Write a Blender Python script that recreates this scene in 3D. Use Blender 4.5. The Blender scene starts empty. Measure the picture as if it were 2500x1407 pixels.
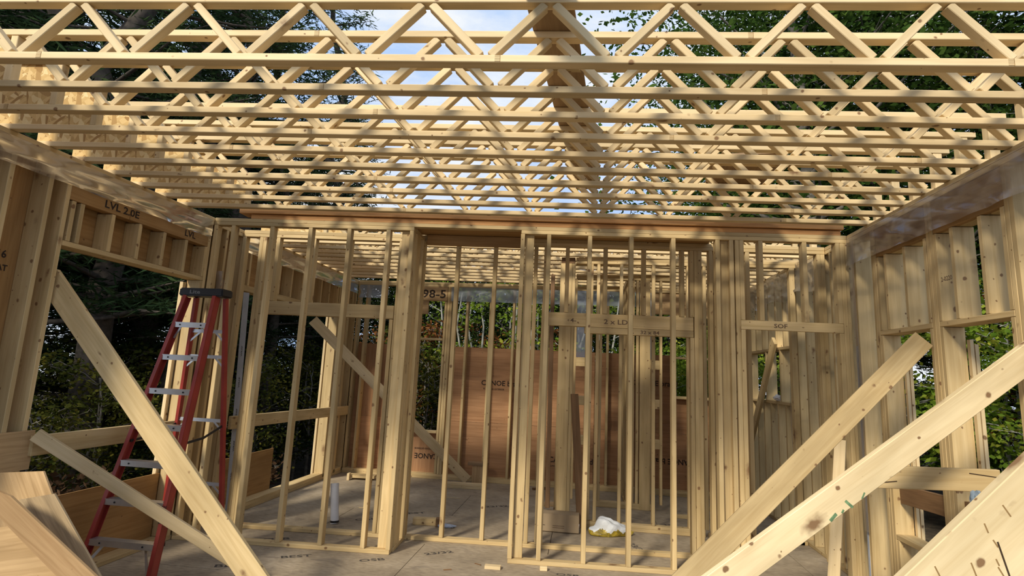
import bpy, bmesh, math, random
import numpy as np
from mathutils import Vector, Matrix

random.seed(7)
S = bpy.context.scene
COL = S.collection

# ------------------------------------------------------------------ camera
cam_d = bpy.data.cameras.new('camera')
cam = bpy.data.objects.new('camera', cam_d)
COL.objects.link(cam)
S.camera = cam
cam_d.sensor_width = 36.0
cam_d.sensor_fit = 'HORIZONTAL'
cam_d.lens = 1439.9 / 2500 * 36.0
cam_d.shift_x = 13.37 / 2500
cam_d.shift_y = -49.2 / 2500
cam_d.clip_start = 0.05
cam_d.clip_end = 500
PITCH, YAW, ROLL = 0.177416, 0.135772, 0.047245
cy, sy, cp, sp = math.cos(YAW), math.sin(YAW), math.cos(PITCH), math.sin(PITCH)
fwd = Vector((-sy * cp, cy * cp, sp))
rgt = Vector((cy, sy, 0))
upv = rgt.cross(fwd)
cr, sr = math.cos(ROLL), math.sin(ROLL)
r2, u2 = cr * rgt + sr * upv, -sr * rgt + cr * upv
CAMZ = 1.7003
m = Matrix((r2, u2, -fwd)).transposed().to_4x4()
m.translation = (0, 0, CAMZ)
cam.matrix_world = m

# ------------------------------------------------------------------ sky, sun, exposure
W = bpy.data.worlds.new('sky')
S.world = W
W.use_nodes = True
nt = W.node_tree
nt.nodes.clear()
def N(tree, t, **kw):
    n = tree.nodes.new(t)
    for k, v in kw.items():
        if k in n.inputs: n.inputs[k].default_value = v
        else: setattr(n, k, v)
    return n
tc = N(nt, 'ShaderNodeTexCoord')
mp = N(nt, 'ShaderNodeMapping'); mp.inputs['Scale'].default_value = (1, 1, 2.6); mp.inputs['Location'].default_value = (0.3, 0.1, 0.2)
nz = N(nt, 'ShaderNodeTexNoise', Scale=3.2, Detail=7.0, Roughness=0.6)
rp = N(nt, 'ShaderNodeValToRGB')
rp.color_ramp.elements[0].position = 0.40
rp.color_ramp.elements[0].color = (0, 0, 0, 1)
rp.color_ramp.elements[1].position = 0.62
rp.color_ramp.elements[1].color = (1, 1, 1, 1)
mx = N(nt, 'ShaderNodeMix', data_type='RGBA')
mx.inputs['A'].default_value = (0.50, 0.68, 1.0, 1)
mx.inputs['B'].default_value = (0.92, 0.96, 1.0, 1)
bg = N(nt, 'ShaderNodeBackground', Strength=0.95)
ow = N(nt, 'ShaderNodeOutputWorld')
L = nt.links.new
L(tc.outputs['Generated'], mp.inputs['Vector']); L(mp.outputs['Vector'], nz.inputs['Vector'])
L(nz.outputs['Fac'], rp.inputs['Fac']); L(rp.outputs['Color'], mx.inputs['Factor'])
L(mx.outputs['Result'], bg.inputs['Color']); L(bg.outputs['Background'], ow.inputs['Surface'])

sun_d = bpy.data.lights.new('sun', 'SUN')
sun_d.energy = 3.7
sun_d.angle = math.radians(9.0)
sun_d.color = (1.0, 0.91, 0.74)
sun = bpy.data.objects.new('sun', sun_d)
COL.objects.link(sun)
sdir = Vector((0.33, 0.78, -0.53))
sun.rotation_euler = sdir.to_track_quat('-Z', 'Y').to_euler()

S.view_settings.view_transform = 'Standard'
S.view_settings.look = 'None'
S.view_settings.gamma = 1.0
S.view_settings.use_curve_mapping = False
S.view_settings.exposure = 0.06

# ------------------------------------------------------------------ materials
def mat(name):
    M = bpy.data.materials.new(name)
    M.use_nodes = True
    t = M.node_tree
    for n in list(t.nodes):
        t.nodes.remove(n)
    out = t.nodes.new('ShaderNodeOutputMaterial')
    return M, t, out
def ramp(t, stops):
    r = t.nodes.new('ShaderNodeValToRGB')
    e = r.color_ramp.elements
    while len(e) < len(stops): e.new(0.5)
    for el, (p, c) in zip(e, stops):
        el.position = p
        el.color = (*c, 1) if len(c) == 3 else c
    return r
def mixc(t, a, b, fac, mode='MIX'):
    n = t.nodes.new('ShaderNodeMix'); n.data_type = 'RGBA'; n.blend_type = mode
    for k, v in (('Factor', fac), ('A', a), ('B', b)):
        if isinstance(v, (int, float)): n.inputs[k].default_value = v
        elif isinstance(v, tuple): n.inputs[k].default_value = (*v, 1)
        else: t.links.new(v, n.inputs[k])
    return n.outputs['Result']
def wood(name, light, dark, knots=1.0, grain=1.0, vary=0.16, rough=0.75, knotc=(0.21, 0.11, 0.045)):
    """sawn board: grain along local X, knots, a tint of its own for each object"""
    M, t, out = mat(name)
    L = t.links.new
    tc = t.nodes.new('ShaderNodeTexCoord')
    oi = t.nodes.new('ShaderNodeObjectInfo')
    add = t.nodes.new('ShaderNodeVectorMath'); add.operation = 'MULTIPLY_ADD'
    cmb = t.nodes.new('ShaderNodeCombineXYZ')
    for k, f in zip('XYZ', (37.0, 11.0, 23.0)):
        mm = t.nodes.new('ShaderNodeMath'); mm.operation = 'MULTIPLY'; mm.inputs[1].default_value = f
        L(oi.outputs['Random'], mm.inputs[0]); L(mm.outputs[0], cmb.inputs[k])
    add.inputs[1].default_value = (1, 1, 1)
    L(tc.outputs['Object'], add.inputs[0]); L(cmb.outputs[0], add.inputs[2])
    def sc(v):
        n = t.nodes.new('ShaderNodeMapping'); n.inputs['Scale'].default_value = v
        L(add.outputs[0], n.inputs['Vector']); return n.outputs['Vector']
    g = t.nodes.new('ShaderNodeTexNoise'); g.inputs['Scale'].default_value = 1.0
    g.inputs['Detail'].default_value = 5; g.inputs['Roughness'].default_value = 0.6; g.inputs['Distortion'].default_value = 0.6
    L(sc((1.6, 34, 34)), g.inputs['Vector'])
    b = t.nodes.new('ShaderNodeTexNoise'); b.inputs['Scale'].default_value = 1.0; b.inputs['Detail'].default_value = 3
    L(sc((1.3, 5, 5)), b.inputs['Vector'])
    r = ramp(t, [(0.30, dark), (0.5 + 0.1 / grain, light), (0.8, tuple(min(1, c * 1.08) for c in light))])
    L(g.outputs['Fac'], r.inputs['Fac'])
    rb = ramp(t, [(0.35, (0.80, 0.77, 0.72)), (0.65, (1.08, 1.06, 1.04))])
    L(b.outputs['Fac'], rb.inputs['Fac'])
    c = mixc(t, r.outputs['Color'], rb.outputs['Color'], 1.0, 'MULTIPLY')
    if knots:
        for sv, r0, r1 in (((11, 13, 13), .10, .16), ((3.0, 6.0, 6.0), .05, .17)):
            v = t.nodes.new('ShaderNodeTexVoronoi'); v.inputs['Scale'].default_value = 1.0
            wob = t.nodes.new('ShaderNodeTexNoise'); wob.inputs['Scale'].default_value = 22.0; L(add.outputs[0], wob.inputs['Vector'])
            wm = t.nodes.new('ShaderNodeVectorMath'); wm.operation = 'MULTIPLY_ADD'; wm.inputs[1].default_value = (.22, .22, .22)
            L(wob.outputs['Color'], wm.inputs[0]); L(sc(sv), wm.inputs[2]); L(wm.outputs[0], v.inputs['Vector'])
            sep = t.nodes.new('ShaderNodeSeparateColor'); L(v.outputs['Color'], sep.inputs[0])
            szr = t.nodes.new('ShaderNodeMapRange'); szr.inputs['To Min'].default_value = .62; szr.inputs['To Max'].default_value = 2.6; L(sep.outputs[0], szr.inputs['Value'])
            dm = t.nodes.new('ShaderNodeMath'); dm.operation = 'MULTIPLY'; L(v.outputs['Distance'], dm.inputs[0]); L(szr.outputs[0], dm.inputs[1])
            kr = ramp(t, [(r0 * knots, (.95, .95, .95)), ((r0 + r1) / 2 * knots, (0.35, 0.35, 0.35)), (r1 * knots, (0, 0, 0))])
            L(dm.outputs[0], kr.inputs['Fac'])
            c = mixc(t, c, knotc, kr.outputs['Color'])
    hs = t.nodes.new('ShaderNodeHueSaturation')
    mr = t.nodes.new('ShaderNodeMapRange'); mr.inputs['To Min'].default_value = 1 - vary; mr.inputs['To Max'].default_value = 1 + vary * 0.6
    L(oi.outputs['Random'], mr.inputs['Value']); L(mr.outputs[0], hs.inputs['Value'])
    L(c, hs.inputs['Color'])
    p = t.nodes.new('ShaderNodeBsdfPrincipled')
    p.inputs['Roughness'].default_value = rough
    L(hs.outputs['Color'], p.inputs['Base Color'])
    bp = t.nodes.new('ShaderNodeBump'); bp.inputs['Strength'].default_value = 0.12; bp.inputs['Distance'].default_value = 0.004
    L(g.outputs['Fac'], bp.inputs['Height']); L(bp.outputs['Normal'], p.inputs['Normal'])
    L(p.outputs[0], out.inputs['Surface'])
    return M
def plain(name, col, rough=0.6, metal=0.0, var=0.0, scale=6.0):
    M, t, out = mat(name)
    p = t.nodes.new('ShaderNodeBsdfPrincipled')
    p.inputs['Roughness'].default_value = rough; p.inputs['Metallic'].default_value = metal
    tc = t.nodes.new('ShaderNodeTexCoord')
    n = t.nodes.new('ShaderNodeTexNoise'); n.inputs['Scale'].default_value = scale; n.inputs['Detail'].default_value = 4
    t.links.new(tc.outputs['Object'], n.inputs['Vector'])
    r = ramp(t, [(0.3, tuple(c * (1 - var) for c in col)), (0.7, tuple(min(1, c * (1 + var * 0.5)) for c in col))])
    t.links.new(n.outputs['Fac'], r.inputs['Fac']); t.links.new(r.outputs['Color'], p.inputs['Base Color'])
    t.links.new(p.outputs[0], out.inputs['Surface'])
    return M
MS = wood('spruce_lumber', (0.645, 0.49, 0.255), (0.535, 0.385, 0.178))
MP = wood('pale_spruce_lumber', (0.74, 0.585, 0.345), (0.65, 0.495, 0.27), knots=0.9)
MB = wood('brace_lumber', (0.85, 0.70, 0.43), (0.75, 0.59, 0.335), knots=1.1)
MK = wood('dark_stained_lumber', (0.24, 0.135, 0.06), (0.16, 0.085, 0.035))
MLV = wood('laminated_veneer_lumber', (0.66, 0.36, 0.14), (0.48, 0.23, 0.08), knots=0, vary=0.1)
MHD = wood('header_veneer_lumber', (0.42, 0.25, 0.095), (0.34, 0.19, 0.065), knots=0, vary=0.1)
MPB = wood('brown_plywood', (0.42, 0.27, 0.13), (0.31, 0.18, 0.075), knots=0.5, vary=0.1)
MPL = wood('plywood_sheathing', (0.43, 0.25, 0.09), (0.32, 0.17, 0.055), knots=0.6, grain=0.8, vary=0.12)
MPR = wood('reddish_plywood_sheathing', (0.46, 0.255, 0.125), (0.34, 0.17, 0.075), knots=0.6, grain=0.8, vary=0.12)
MPP = wood('pale_plywood', (0.58, 0.40, 0.21), (0.40, 0.26, 0.12), knots=0.5, grain=0.7, vary=0.12)
MPW = wood('weathered_plywood', (0.36, 0.24, 0.13), (0.26, 0.165, 0.085), knots=0.5, vary=0.1)
MPS = wood('striped_plywood', (0.62, 0.47, 0.28), (0.26, 0.19, 0.11), knots=0.0, grain=0.5, vary=0.05)

def osb(name, cols, scale, rough=0.85):
    """oriented strand board: two layers of stretched flakes"""
    M, t, out = mat(name)
    L = t.links.new
    tc = t.nodes.new('ShaderNodeTexCoord')
    res = None
    for ang, s in ((0.5, (1, 3.4, 1)), (-0.7, (1, 3.8, 1)), (1.35, (1, 3.0, 1))):
        mp = t.nodes.new('ShaderNodeMapping'); mp.inputs['Rotation'].default_value = (0, 0, ang)
        mp2 = t.nodes.new('ShaderNodeMapping'); mp2.inputs['Scale'].default_value = tuple(scale * k for k in s)
        sxyz = t.nodes.new('ShaderNodeSeparateXYZ'); cxyz = t.nodes.new('ShaderNodeCombineXYZ')
        L(tc.outputs['Object'], sxyz.inputs[0]); L(sxyz.outputs[0], cxyz.inputs[0]); L(sxyz.outputs[2], cxyz.inputs[1]); L(sxyz.outputs[1], cxyz.inputs[2])
        L(cxyz.outputs[0], mp.inputs['Vector']); L(mp.outputs[0], mp2.inputs['Vector'])
        v = t.nodes.new('ShaderNodeTexVoronoi'); v.inputs['Scale'].default_value = 1.0
        L(mp2.outputs[0], v.inputs['Vector'])
        sx = t.nodes.new('ShaderNodeSeparateColor'); L(v.outputs['Color'], sx.inputs[0])
        r = ramp(t, [(0.0, cols[0]), (0.35, cols[1]), (0.7, cols[2]), (1.0, cols[3])])
        L(sx.outputs[0], r.inputs['Fac'])
        if res is None: res = r.outputs['Color']
        else:
            gt = t.nodes.new('ShaderNodeMath'); gt.operation = 'GREATER_THAN'; gt.inputs[1].default_value = 0.5
            L(sx.outputs[1], gt.inputs[0])
            res = mixc(t, res, r.outputs['Color'], gt.outputs[0])
    p = t.nodes.new('ShaderNodeBsdfPrincipled'); p.inputs['Roughness'].default_value = rough
    L(res, p.inputs['Base Color']); L(p.outputs[0], out.inputs['Surface'])
    return M
MOSB = osb('strand_board', [(0.34, 0.19, 0.06), (0.62, 0.42, 0.17), (0.72, 0.52, 0.24), (0.82, 0.66, 0.36)], 11.0)

def floor_mat():
    M, t, out = mat('subfloor_panel')
    L = t.links.new
    tc = t.nodes.new('ShaderNodeTexCoord')
    geo = t.nodes.new('ShaderNodeNewGeometry')
    n1 = t.nodes.new('ShaderNodeTexNoise'); n1.inputs['Scale'].default_value = 1.6; n1.inputs['Detail'].default_value = 6; n1.inputs['Roughness'].default_value = 0.65
    L(geo.outputs['Position'], n1.inputs['Vector'])
    mp = t.nodes.new('ShaderNodeMapping'); mp.inputs['Scale'].default_value = (14, 50, 10); L(geo.outputs['Position'], mp.inputs['Vector'])
    n2 = t.nodes.new('ShaderNodeTexNoise'); n2.inputs['Scale'].default_value = 1.0; n2.inputs['Detail'].default_value = 4; L(mp.outputs[0], n2.inputs['Vector'])
    r1 = ramp(t, [(0.32, (0.26, 0.205, 0.14)), (0.52, (0.365, 0.295, 0.205)), (0.7, (0.45, 0.37, 0.27))]); L(n1.outputs['Fac'], r1.inputs['Fac'])
    r2 = ramp(t, [(0.3, (0.72, 0.70, 0.68)), (0.6, (1.05, 1.04, 1.02))]); L(n2.outputs['Fac'], r2.inputs['Fac'])
    c = mixc(t, r1.outputs['Color'], r2.outputs['Color'], 1.0, 'MULTIPLY')
    # dusty footprints and smears
    n3 = t.nodes.new('ShaderNodeTexNoise'); n3.inputs['Scale'].default_value = 3.3; n3.inputs['Detail'].default_value = 8; n3.inputs['Distortion'].default_value = 1.2
    L(geo.outputs['Position'], n3.inputs['Vector'])
    r3 = ramp(t, [(0.60, (0, 0, 0)), (0.72, (0.55, 0.55, 0.55))]); L(n3.outputs['Fac'], r3.inputs['Fac'])
    c = mixc(t, c, (0.13, 0.105, 0.085), r3.outputs['Color'])
    p = t.nodes.new('ShaderNodeBsdfPrincipled'); p.inputs['Roughness'].default_value = 0.9
    L(c, p.inputs['Base Color']); L(p.outputs[0], out.inputs['Surface'])
    return M
MFL = floor_mat()

def poly_mat(name, tint, clear):
    M, t, out = mat(name)
    L = t.links.new
    d = t.nodes.new('ShaderNodeBsdfDiffuse'); d.inputs['Color'].default_value = (*tint, 1)
    tl = t.nodes.new('ShaderNodeBsdfTranslucent'); tl.inputs['Color'].default_value = (*tint, 1)
    g = t.nodes.new('ShaderNodeBsdfGlossy'); g.inputs['Roughness'].default_value = 0.18; g.inputs['Color'].default_value = (0.9, 0.92, 1, 1)
    tr = t.nodes.new('ShaderNodeBsdfTransparent'); tr.inputs['Color'].default_value = (0.93, 0.93, 0.95, 1)
    m1 = t.nodes.new('ShaderNodeMixShader'); m1.inputs[0].default_value = 0.5; L(d.outputs[0], m1.inputs[1]); L(tl.outputs[0], m1.inputs[2])
    fr = t.nodes.new('ShaderNodeFresnel'); fr.inputs['IOR'].default_value = 1.45
    m2 = t.nodes.new('ShaderNodeMixShader'); m2.inputs[0].default_value = clear; L(m1.outputs[0], m2.inputs[1]); L(tr.outputs[0], m2.inputs[2])
    m3 = t.nodes.new('ShaderNodeMixShader'); L(fr.outputs[0], m3.inputs[0]); L(m2.outputs[0], m3.inputs[1]); L(g.outputs[0], m3.inputs[2])
    tc = t.nodes.new('ShaderNodeTexCoord'); n = t.nodes.new('ShaderNodeTexNoise'); n.inputs['Scale'].default_value = 2.2; n.inputs['Detail'].default_value = 2; n.inputs['Distortion'].default_value = 0.6
    L(tc.outputs['Object'], n.inputs['Vector'])
    b = t.nodes.new('ShaderNodeBump'); b.inputs['Strength'].default_value = 0.35; b.inputs['Distance'].default_value = 0.05; L(n.outputs['Fac'], b.inputs['Height'])
    for s in (d, g, fr): L(b.outputs['Normal'], s.inputs['Normal'])
    L(m3.outputs[0], out.inputs['Surface'])
    return M
MPOLY = poly_mat('clear_poly_sheet', (0.64, 0.59, 0.55), 0.77)
MPOLYB = poly_mat('back_poly_sheet', (0.52, 0.58, 0.68), 0.35)

def leaf_mat(name, c0, c1, c2, trans=0.35):
    M, t, out = mat(name)
    L = t.links.new
    tc = t.nodes.new('ShaderNodeTexCoord'); oi = t.nodes.new('ShaderNodeObjectInfo')
    n = t.nodes.new('ShaderNodeTexNoise'); n.inputs['Scale'].default_value = 1.1; n.inputs['Detail'].default_value = 4
    L(tc.outputs['Object'], n.inputs['Vector'])
    r = ramp(t, [(0.32, c0), (0.5, c1), (0.68, c2)]); L(n.outputs['Fac'], r.inputs['Fac'])
    hs = t.nodes.new('ShaderNodeHueSaturation')
    mr = t.nodes.new('ShaderNodeMapRange'); mr.inputs['To Min'].default_value = 0.7; mr.inputs['To Max'].default_value = 1.25
    L(oi.outputs['Random'], mr.inputs['Value']); L(mr.outputs[0], hs.inputs['Value']); L(r.outputs['Color'], hs.inputs['Color'])
    d = t.nodes.new('ShaderNodeBsdfDiffuse'); tl = t.nodes.new('ShaderNodeBsdfTranslucent')
    L(hs.outputs['Color'], d.inputs['Color']); L(hs.outputs['Color'], tl.inputs['Color'])
    m1 = t.nodes.new('ShaderNodeMixShader'); m1.inputs[0].default_value = trans; L(d.outputs[0], m1.inputs[1]); L(tl.outputs[0], m1.inputs[2])
    L(m1.outputs[0], out.inputs['Surface'])
    return M
MPINE = leaf_mat('pine_needles', (0.014, 0.028, 0.014), (0.030, 0.054, 0.022), (0.062, 0.090, 0.032), 0.15)  # low needle colour stands in for back-lit trees under a front sun
MDRK = leaf_mat('shaded_thicket_leaves', (0.010, 0.020, 0.006), (0.022, 0.038, 0.010), (0.065, 0.085, 0.018), 0.25)  # shade of the woods behind the house is put into this leaf colour
MMAP = leaf_mat('green_leaves', (0.018, 0.040, 0.010), (0.040, 0.080, 0.016), (0.085, 0.135, 0.026), 0.3)  # leaf green kept low as well, back-lit darkness painted in
MYEL = leaf_mat('yellow_green_leaves', (0.06, 0.12, 0.012), (0.16, 0.25, 0.03), (0.36, 0.36, 0.05), 0.4)
MOLV = leaf_mat('olive_leaves', (0.022, 0.034, 0.009), (0.065, 0.075, 0.016), (0.19, 0.165, 0.028), 0.3)
MORG = leaf_mat('orange_leaves', (0.10, 0.05, 0.02), (0.24, 0.09, 0.03), (0.36, 0.17, 0.06), 0.35)
MBRN = leaf_mat('dry_brown_leaves', (0.06, 0.035, 0.02), (0.12, 0.07, 0.04), (0.2, 0.13, 0.07), 0.2)
MBARK = plain('dark_bark', (0.085, 0.070, 0.056), 0.95, var=0.5, scale=9)
MBARKG = plain('grey_bark', (0.17, 0.155, 0.13), 0.95, var=0.5, scale=8)
MBIRCH = plain('pale_sapling_bark', (0.30, 0.30, 0.27), 0.9, var=0.3, scale=8)
MRED = plain('red_fibreglass', (0.30, 0.035, 0.025), 0.45, var=0.25, scale=5)
MALU = plain('aluminium', (0.62, 0.62, 0.62), 0.38, 0.85, var=0.15)
MBLK = plain('black_plastic', (0.012, 0.012, 0.014), 0.5)
MWHT = plain('white_plastic', (0.72, 0.72, 0.74), 0.45, var=0.08)
MCARD = plain('cardboard', (0.30, 0.215, 0.125), 0.9, var=0.12, scale=4)
MCARD2 = plain('cardboard_tape_side', (0.36, 0.265, 0.16), 0.8, var=0.1, scale=4)
MINK = plain('stamp_ink', (0.03, 0.018, 0.012), 0.9)
MINKF = plain('floor_stamp_ink', (0.075, 0.062, 0.052), 0.95, var=0.4, scale=20)
MPEN = plain('pencil_mark', (0.16, 0.10, 0.06), 0.9)
MWRAP = plain('grey_house_wrap', (0.40, 0.45, 0.55), 0.55, var=0.15)
MYELP = plain('printed_yellow_plastic', (0.42, 0.30, 0.03), 0.5, var=0.75, scale=22)
MCLOTH = plain('denim_cloth', (0.20, 0.25, 0.30), 0.95, var=0.35, scale=14)
MSTK = plain('mill_stain', (0.33, 0.20, 0.075), .9, var=.4, scale=20)
def ground_mat():
    M, t, out = mat('leaf_litter_ground')
    L = t.links.new
    geo = t.nodes.new('ShaderNodeNewGeometry')
    n = t.nodes.new('ShaderNodeTexNoise'); n.inputs['Scale'].default_value = 5.0; n.inputs['Detail'].default_value = 9; n.inputs['Roughness'].default_value = 0.75
    L(geo.outputs['Position'], n.inputs['Vector'])
    r = ramp(t, [(0.3, (0.022, 0.018, 0.012)), (0.5, (0.075, 0.055, 0.035)), (0.62, (0.15, 0.115, 0.07)), (0.75, (0.08, 0.10, 0.03))])
    L(n.outputs['Fac'], r.inputs['Fac'])
    p = t.nodes.new('ShaderNodeBsdfPrincipled'); p.inputs['Roughness'].default_value = 1.0
    L(r.outputs['Color'], p.inputs['Base Color']); L(p.outputs[0], out.inputs['Surface'])
    return M
MGRD = ground_mat()

# ------------------------------------------------------------------ object helpers
def put(o, parent=None):
    COL.objects.link(o)
    if parent is not None:
        o.parent = parent
    return o
def empty(name, loc=(0, 0, 0), rz=0.0):
    o = bpy.data.objects.new(name, None)
    o.empty_display_size = 0.1
    o.location = loc
    o.rotation_euler = (0, 0, rz)
    return put(o)
def tag(o, label=None, cat=None, group=None, kind=None):
    if label: o['label'] = label
    if cat: o['category'] = cat
    if group: o['group'] = group
    if kind: o['kind'] = kind
    return o
_box = {}
def box_mesh(sx, sy, sz, M, name='board'):
    k = (round(sx, 4), round(sy, 4), round(sz, 4), M.name)
    if k in _box: return _box[k]
    bm = bmesh.new()
    bmesh.ops.create_cube(bm, size=1.0)
    for v in bm.verts:
        v.co = Vector((v.co.x * sx, v.co.y * sy, v.co.z * sz))
    if min(sx, sy, sz) > 0.03:
        bmesh.ops.bevel(bm, geom=list(bm.edges), offset=0.003, segments=1, affect='EDGES')
    me = bpy.data.meshes.new(name)
    bm.to_mesh(me); bm.free()
    me.materials.append(M)
    _box[k] = me
    return me
DL = 0.06086                       # the cross framing runs slightly out of square to the side walls
TH = math.atan(DL)
RF = Matrix.Rotation(TH, 3, 'Z')
AX = {'x': Matrix.Identity(3),
      'y': Matrix(((0, 0, 1), (1, 0, 0), (0, 1, 0))),      # local X -> +Y
      'z': Matrix(((0, 1, 0), (0, 0, 1), (1, 0, 0)))}      # local X -> +Z
def setm(o, loc, rot, parent):
    mw = rot.to_4x4(); mw.translation = loc
    if parent is not None:
        pm = parent.matrix_basis
        pp = parent.parent
        while pp is not None:
            pm = pp.matrix_basis @ pm
            pp = pp.parent
        o.matrix_basis = pm.inverted() @ mw
    else:
        o.matrix_basis = mw
def B(parent, name, x0, x1, y0, y1, z0, z1, M=None, fr=False):
    """a board given by its extents; fr: y measured in the slightly rotated cross framing"""
    M = M or MS
    sx, sy, sz = abs(x1 - x0), abs(y1 - y0), abs(z1 - z0)
    a = 'x' if sx >= sy and sx >= sz else ('y' if sy >= sz else 'z')
    A = AX[a]
    sl = {'x': (sx, sy, sz), 'y': (sy, sz, sx), 'z': (sz, sx, sy)}[a]
    o = bpy.data.objects.new(name, box_mesh(*sl, M))
    put(o, parent)
    c = Vector(((x0 + x1) / 2, (y0 + y1) / 2, (z0 + z1) / 2))
    rot = A
    if fr:
        c.y += DL * c.x
        rot = RF @ A
    setm(o, c, rot, parent)
    return o
def P(parent, name, p0, p1, w, th, nrm, M=None):
    """a board between two points: width w, thickness th along nrm"""
    M = M or MS
    p0, p1 = Vector(p0), Vector(p1)
    X = (p1 - p0); ln = X.length; X.normalize()
    Z = Vector(nrm); Z = (Z - X * Z.dot(X)).normalized()
    Y = Z.cross(X)
    o = bpy.data.objects.new(name, box_mesh(ln, w, th, M))
    put(o, parent)
    setm(o, (p0 + p1) / 2, Matrix((X, Y, Z)).transposed(), parent)
    return o
def mesh_obj(name, verts, faces, M, parent=None, smooth=False, loc=(0, 0, 0)):
    me = bpy.data.meshes.new(name)
    me.from_pydata([tuple(v) for v in verts], [], faces)
    me.materials.append(M)
    if smooth:
        me.polygons.foreach_set('use_smooth', [True] * len(me.polygons))
    me.update()
    o = bpy.data.objects.new(name, me)
    put(o, parent)
    setm(o, Vector(loc), Matrix.Identity(3), parent)
    return o
def tube(name, p0, p1, r, M, parent=None, n=14, r1=None):
    p0, p1 = Vector(p0), Vector(p1)
    bm = bmesh.new()
    bmesh.ops.create_cone(bm, cap_ends=True, segments=n, radius1=r, radius2=r if r1 is None else r1, depth=(p1 - p0).length)
    me = bpy.data.meshes.new(name); bm.to_mesh(me); bm.free()
    me.materials.append(M)
    o = bpy.data.objects.new(name, me); put(o, parent)
    q = (p1 - p0).to_track_quat('Z', 'Y').to_matrix()
    setm(o, (p0 + p1) / 2, q, parent)
    return o
def text(parent, name, s, size, loc, rot, M, sx=1.0):
    cu = bpy.data.curves.new(name, 'FONT'); cu.body = s; cu.size = size; cu.resolution_u = 2; cu.offset = size * 0.018
    tmp = bpy.data.objects.new('tmp', cu)
    COL.objects.link(tmp)
    dg = bpy.context.evaluated_depsgraph_get(); dg.update()
    me = bpy.data.meshes.new_from_object(tmp.evaluated_get(dg))
    bpy.data.objects.remove(tmp)
    me.materials.clear(); me.materials.append(M)
    o = bpy.data.objects.new(name, me); put(o, parent)
    setm(o, Vector(loc), rot @ Matrix.Diagonal((sx, 1, 1)), parent)
    return o
RX90 = Matrix.Rotation(math.radians(90), 3, 'X')                    # writing that faces -Y
RLEFT = Matrix(((0, 0, 1), (1, 0, 0), (0, 1, 0)))                   # writing on a wall that faces +X
RRIGHT = Matrix(((0, 0, -1), (-1, 0, 0), (0, 1, 0)))                # writing on a wall that faces -X
RDOWN = Matrix.Diagonal((1, -1, -1))

XL, XR = -3.859, 2.490           # inside faces of the side walls
YA, YB = 5.768, 6.296            # front faces of the two cross walls (rotated frame)
YK = 9.60                        # inside face of the back wall
ZP = 3.165                       # top of the plates
T = 0.038

# ================================================================== FLOOR AND GROUND
floor = tag(empty('floor'), kind='structure')
xs = [-4.01, -1.575, 0.845, 2.64]
k = 0
ys = [2.45 + 1.22 * i for i in range(7)]
for i, y0 in enumerate(ys):
    y1 = min(y0 + 1.22, 9.75)
    off = 0.0 if i % 2 == 0 else 1.22
    cuts = [-4.01] + [x for x in (-3.96 + off, -1.52 + off, 0.92 + off) if -3.9 < x < 2.5] + [2.64]
    for x0, x1 in zip(cuts[:-1], cuts[1:]):
        B(floor, 'subfloor_panel', x0 + 0.003, x1 - 0.003, y0 + 0.003, y1 - 0.003, -0.019, 0.0, MFL)
B(floor, 'rim_board', -4.0, -3.96, 2.45, 9.74, -0.32, -0.02, MS)
B(floor, 'rim_board', 2.59, 2.63, 2.45, 9.74, -0.32, -0.02, MS)
B(floor, 'rim_board', -3.96, 2.59, 9.70, 9.74, -0.32, -0.02, MS)
B(floor, 'floor_deck', -3.96, 2.59, 2.45, 9.70, -0.06, -0.022, MS)
for (x, y, s, a, w) in ((-2.62, 5.30, .09, 0.5, 'BEST'), (-1.93, 5.40, .09, 0.5, 'OSB'), (-1.42, 5.75, .09, 0.6, '23/32'),
                        (-3.02, 4.93, .10, 0.4, 'BEST'), (-3.05, 5.75, .10, 0.45, 'OSB'), (0.50, 6.75, .10, -1.2, '23/32'),
                        (1.02, 6.45, .11, -1.2, 'OSB'), (-0.20, 5.53, .08, 0.0, 'OSB'), (1.0, 7.75, .1, -1.2, '23/32'),
                        (-2.1, 7.2, .1, 0.5, 'BEST'), (-2.5, 6.75, .1, 0.5, 'OSB'), (-1.2, 7.9, .1, 0.5, '23/32')):
    text(floor, 'stamp', w, s, (x, y, 0.0012), Matrix.Rotation(a, 3, 'Z'), MINKF, 1.4)

def terrain():
    n = 70
    xs = np.linspace(-45, 45, n); ys = np.linspace(-12, 60, n)
    V = []
    for y in ys:
        for x in xs:
            d = max(0, max(-5 - x, x - 4, y - 11))
            z = -0.75 - 0.02 * min(d, 6) + 0.10 * math.sin(x * 1.3 + y * .7) * min(1, d) + 0.05 * math.sin(x * 2.9 - y * 1.7) * min(1, d)
            if y > 12: z += 0.02 * (y - 12)
            if x > 4: z += 0.07 * min(x - 4, 8)
            V.append((x, y, z))
    F = [(j * n + i, j * n + i + 1, (j + 1) * n + i + 1, (j + 1) * n + i) for j in range(n - 1) for i in range(n - 1)]
    return mesh_obj('ground', V, F, MGRD, smooth=True)
tag(terrain(), kind='structure')

# ================================================================== LEFT WALL
wl = tag(empty('wall_left', (XL, 0, 0)), kind='structure')
XO = XL - 0.14
def lstud(y0, y1=None, z0=0.039, z1=3.089, name='stud', M=None):
    y1 = y1 or y0 + T
    return B(wl, name, XO, XL, y0, y1, z0, z1, M)
B(wl, 'top_plate', XO, XL, 2.1, 9.74, 3.127, ZP)
B(wl, 'top_plate', XO, XL, 2.1, 9.74, 3.088, 3.126)
for y in (2.42, 2.72, 3.03, 3.328, 3.628, 3.782): lstud(y)
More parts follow.
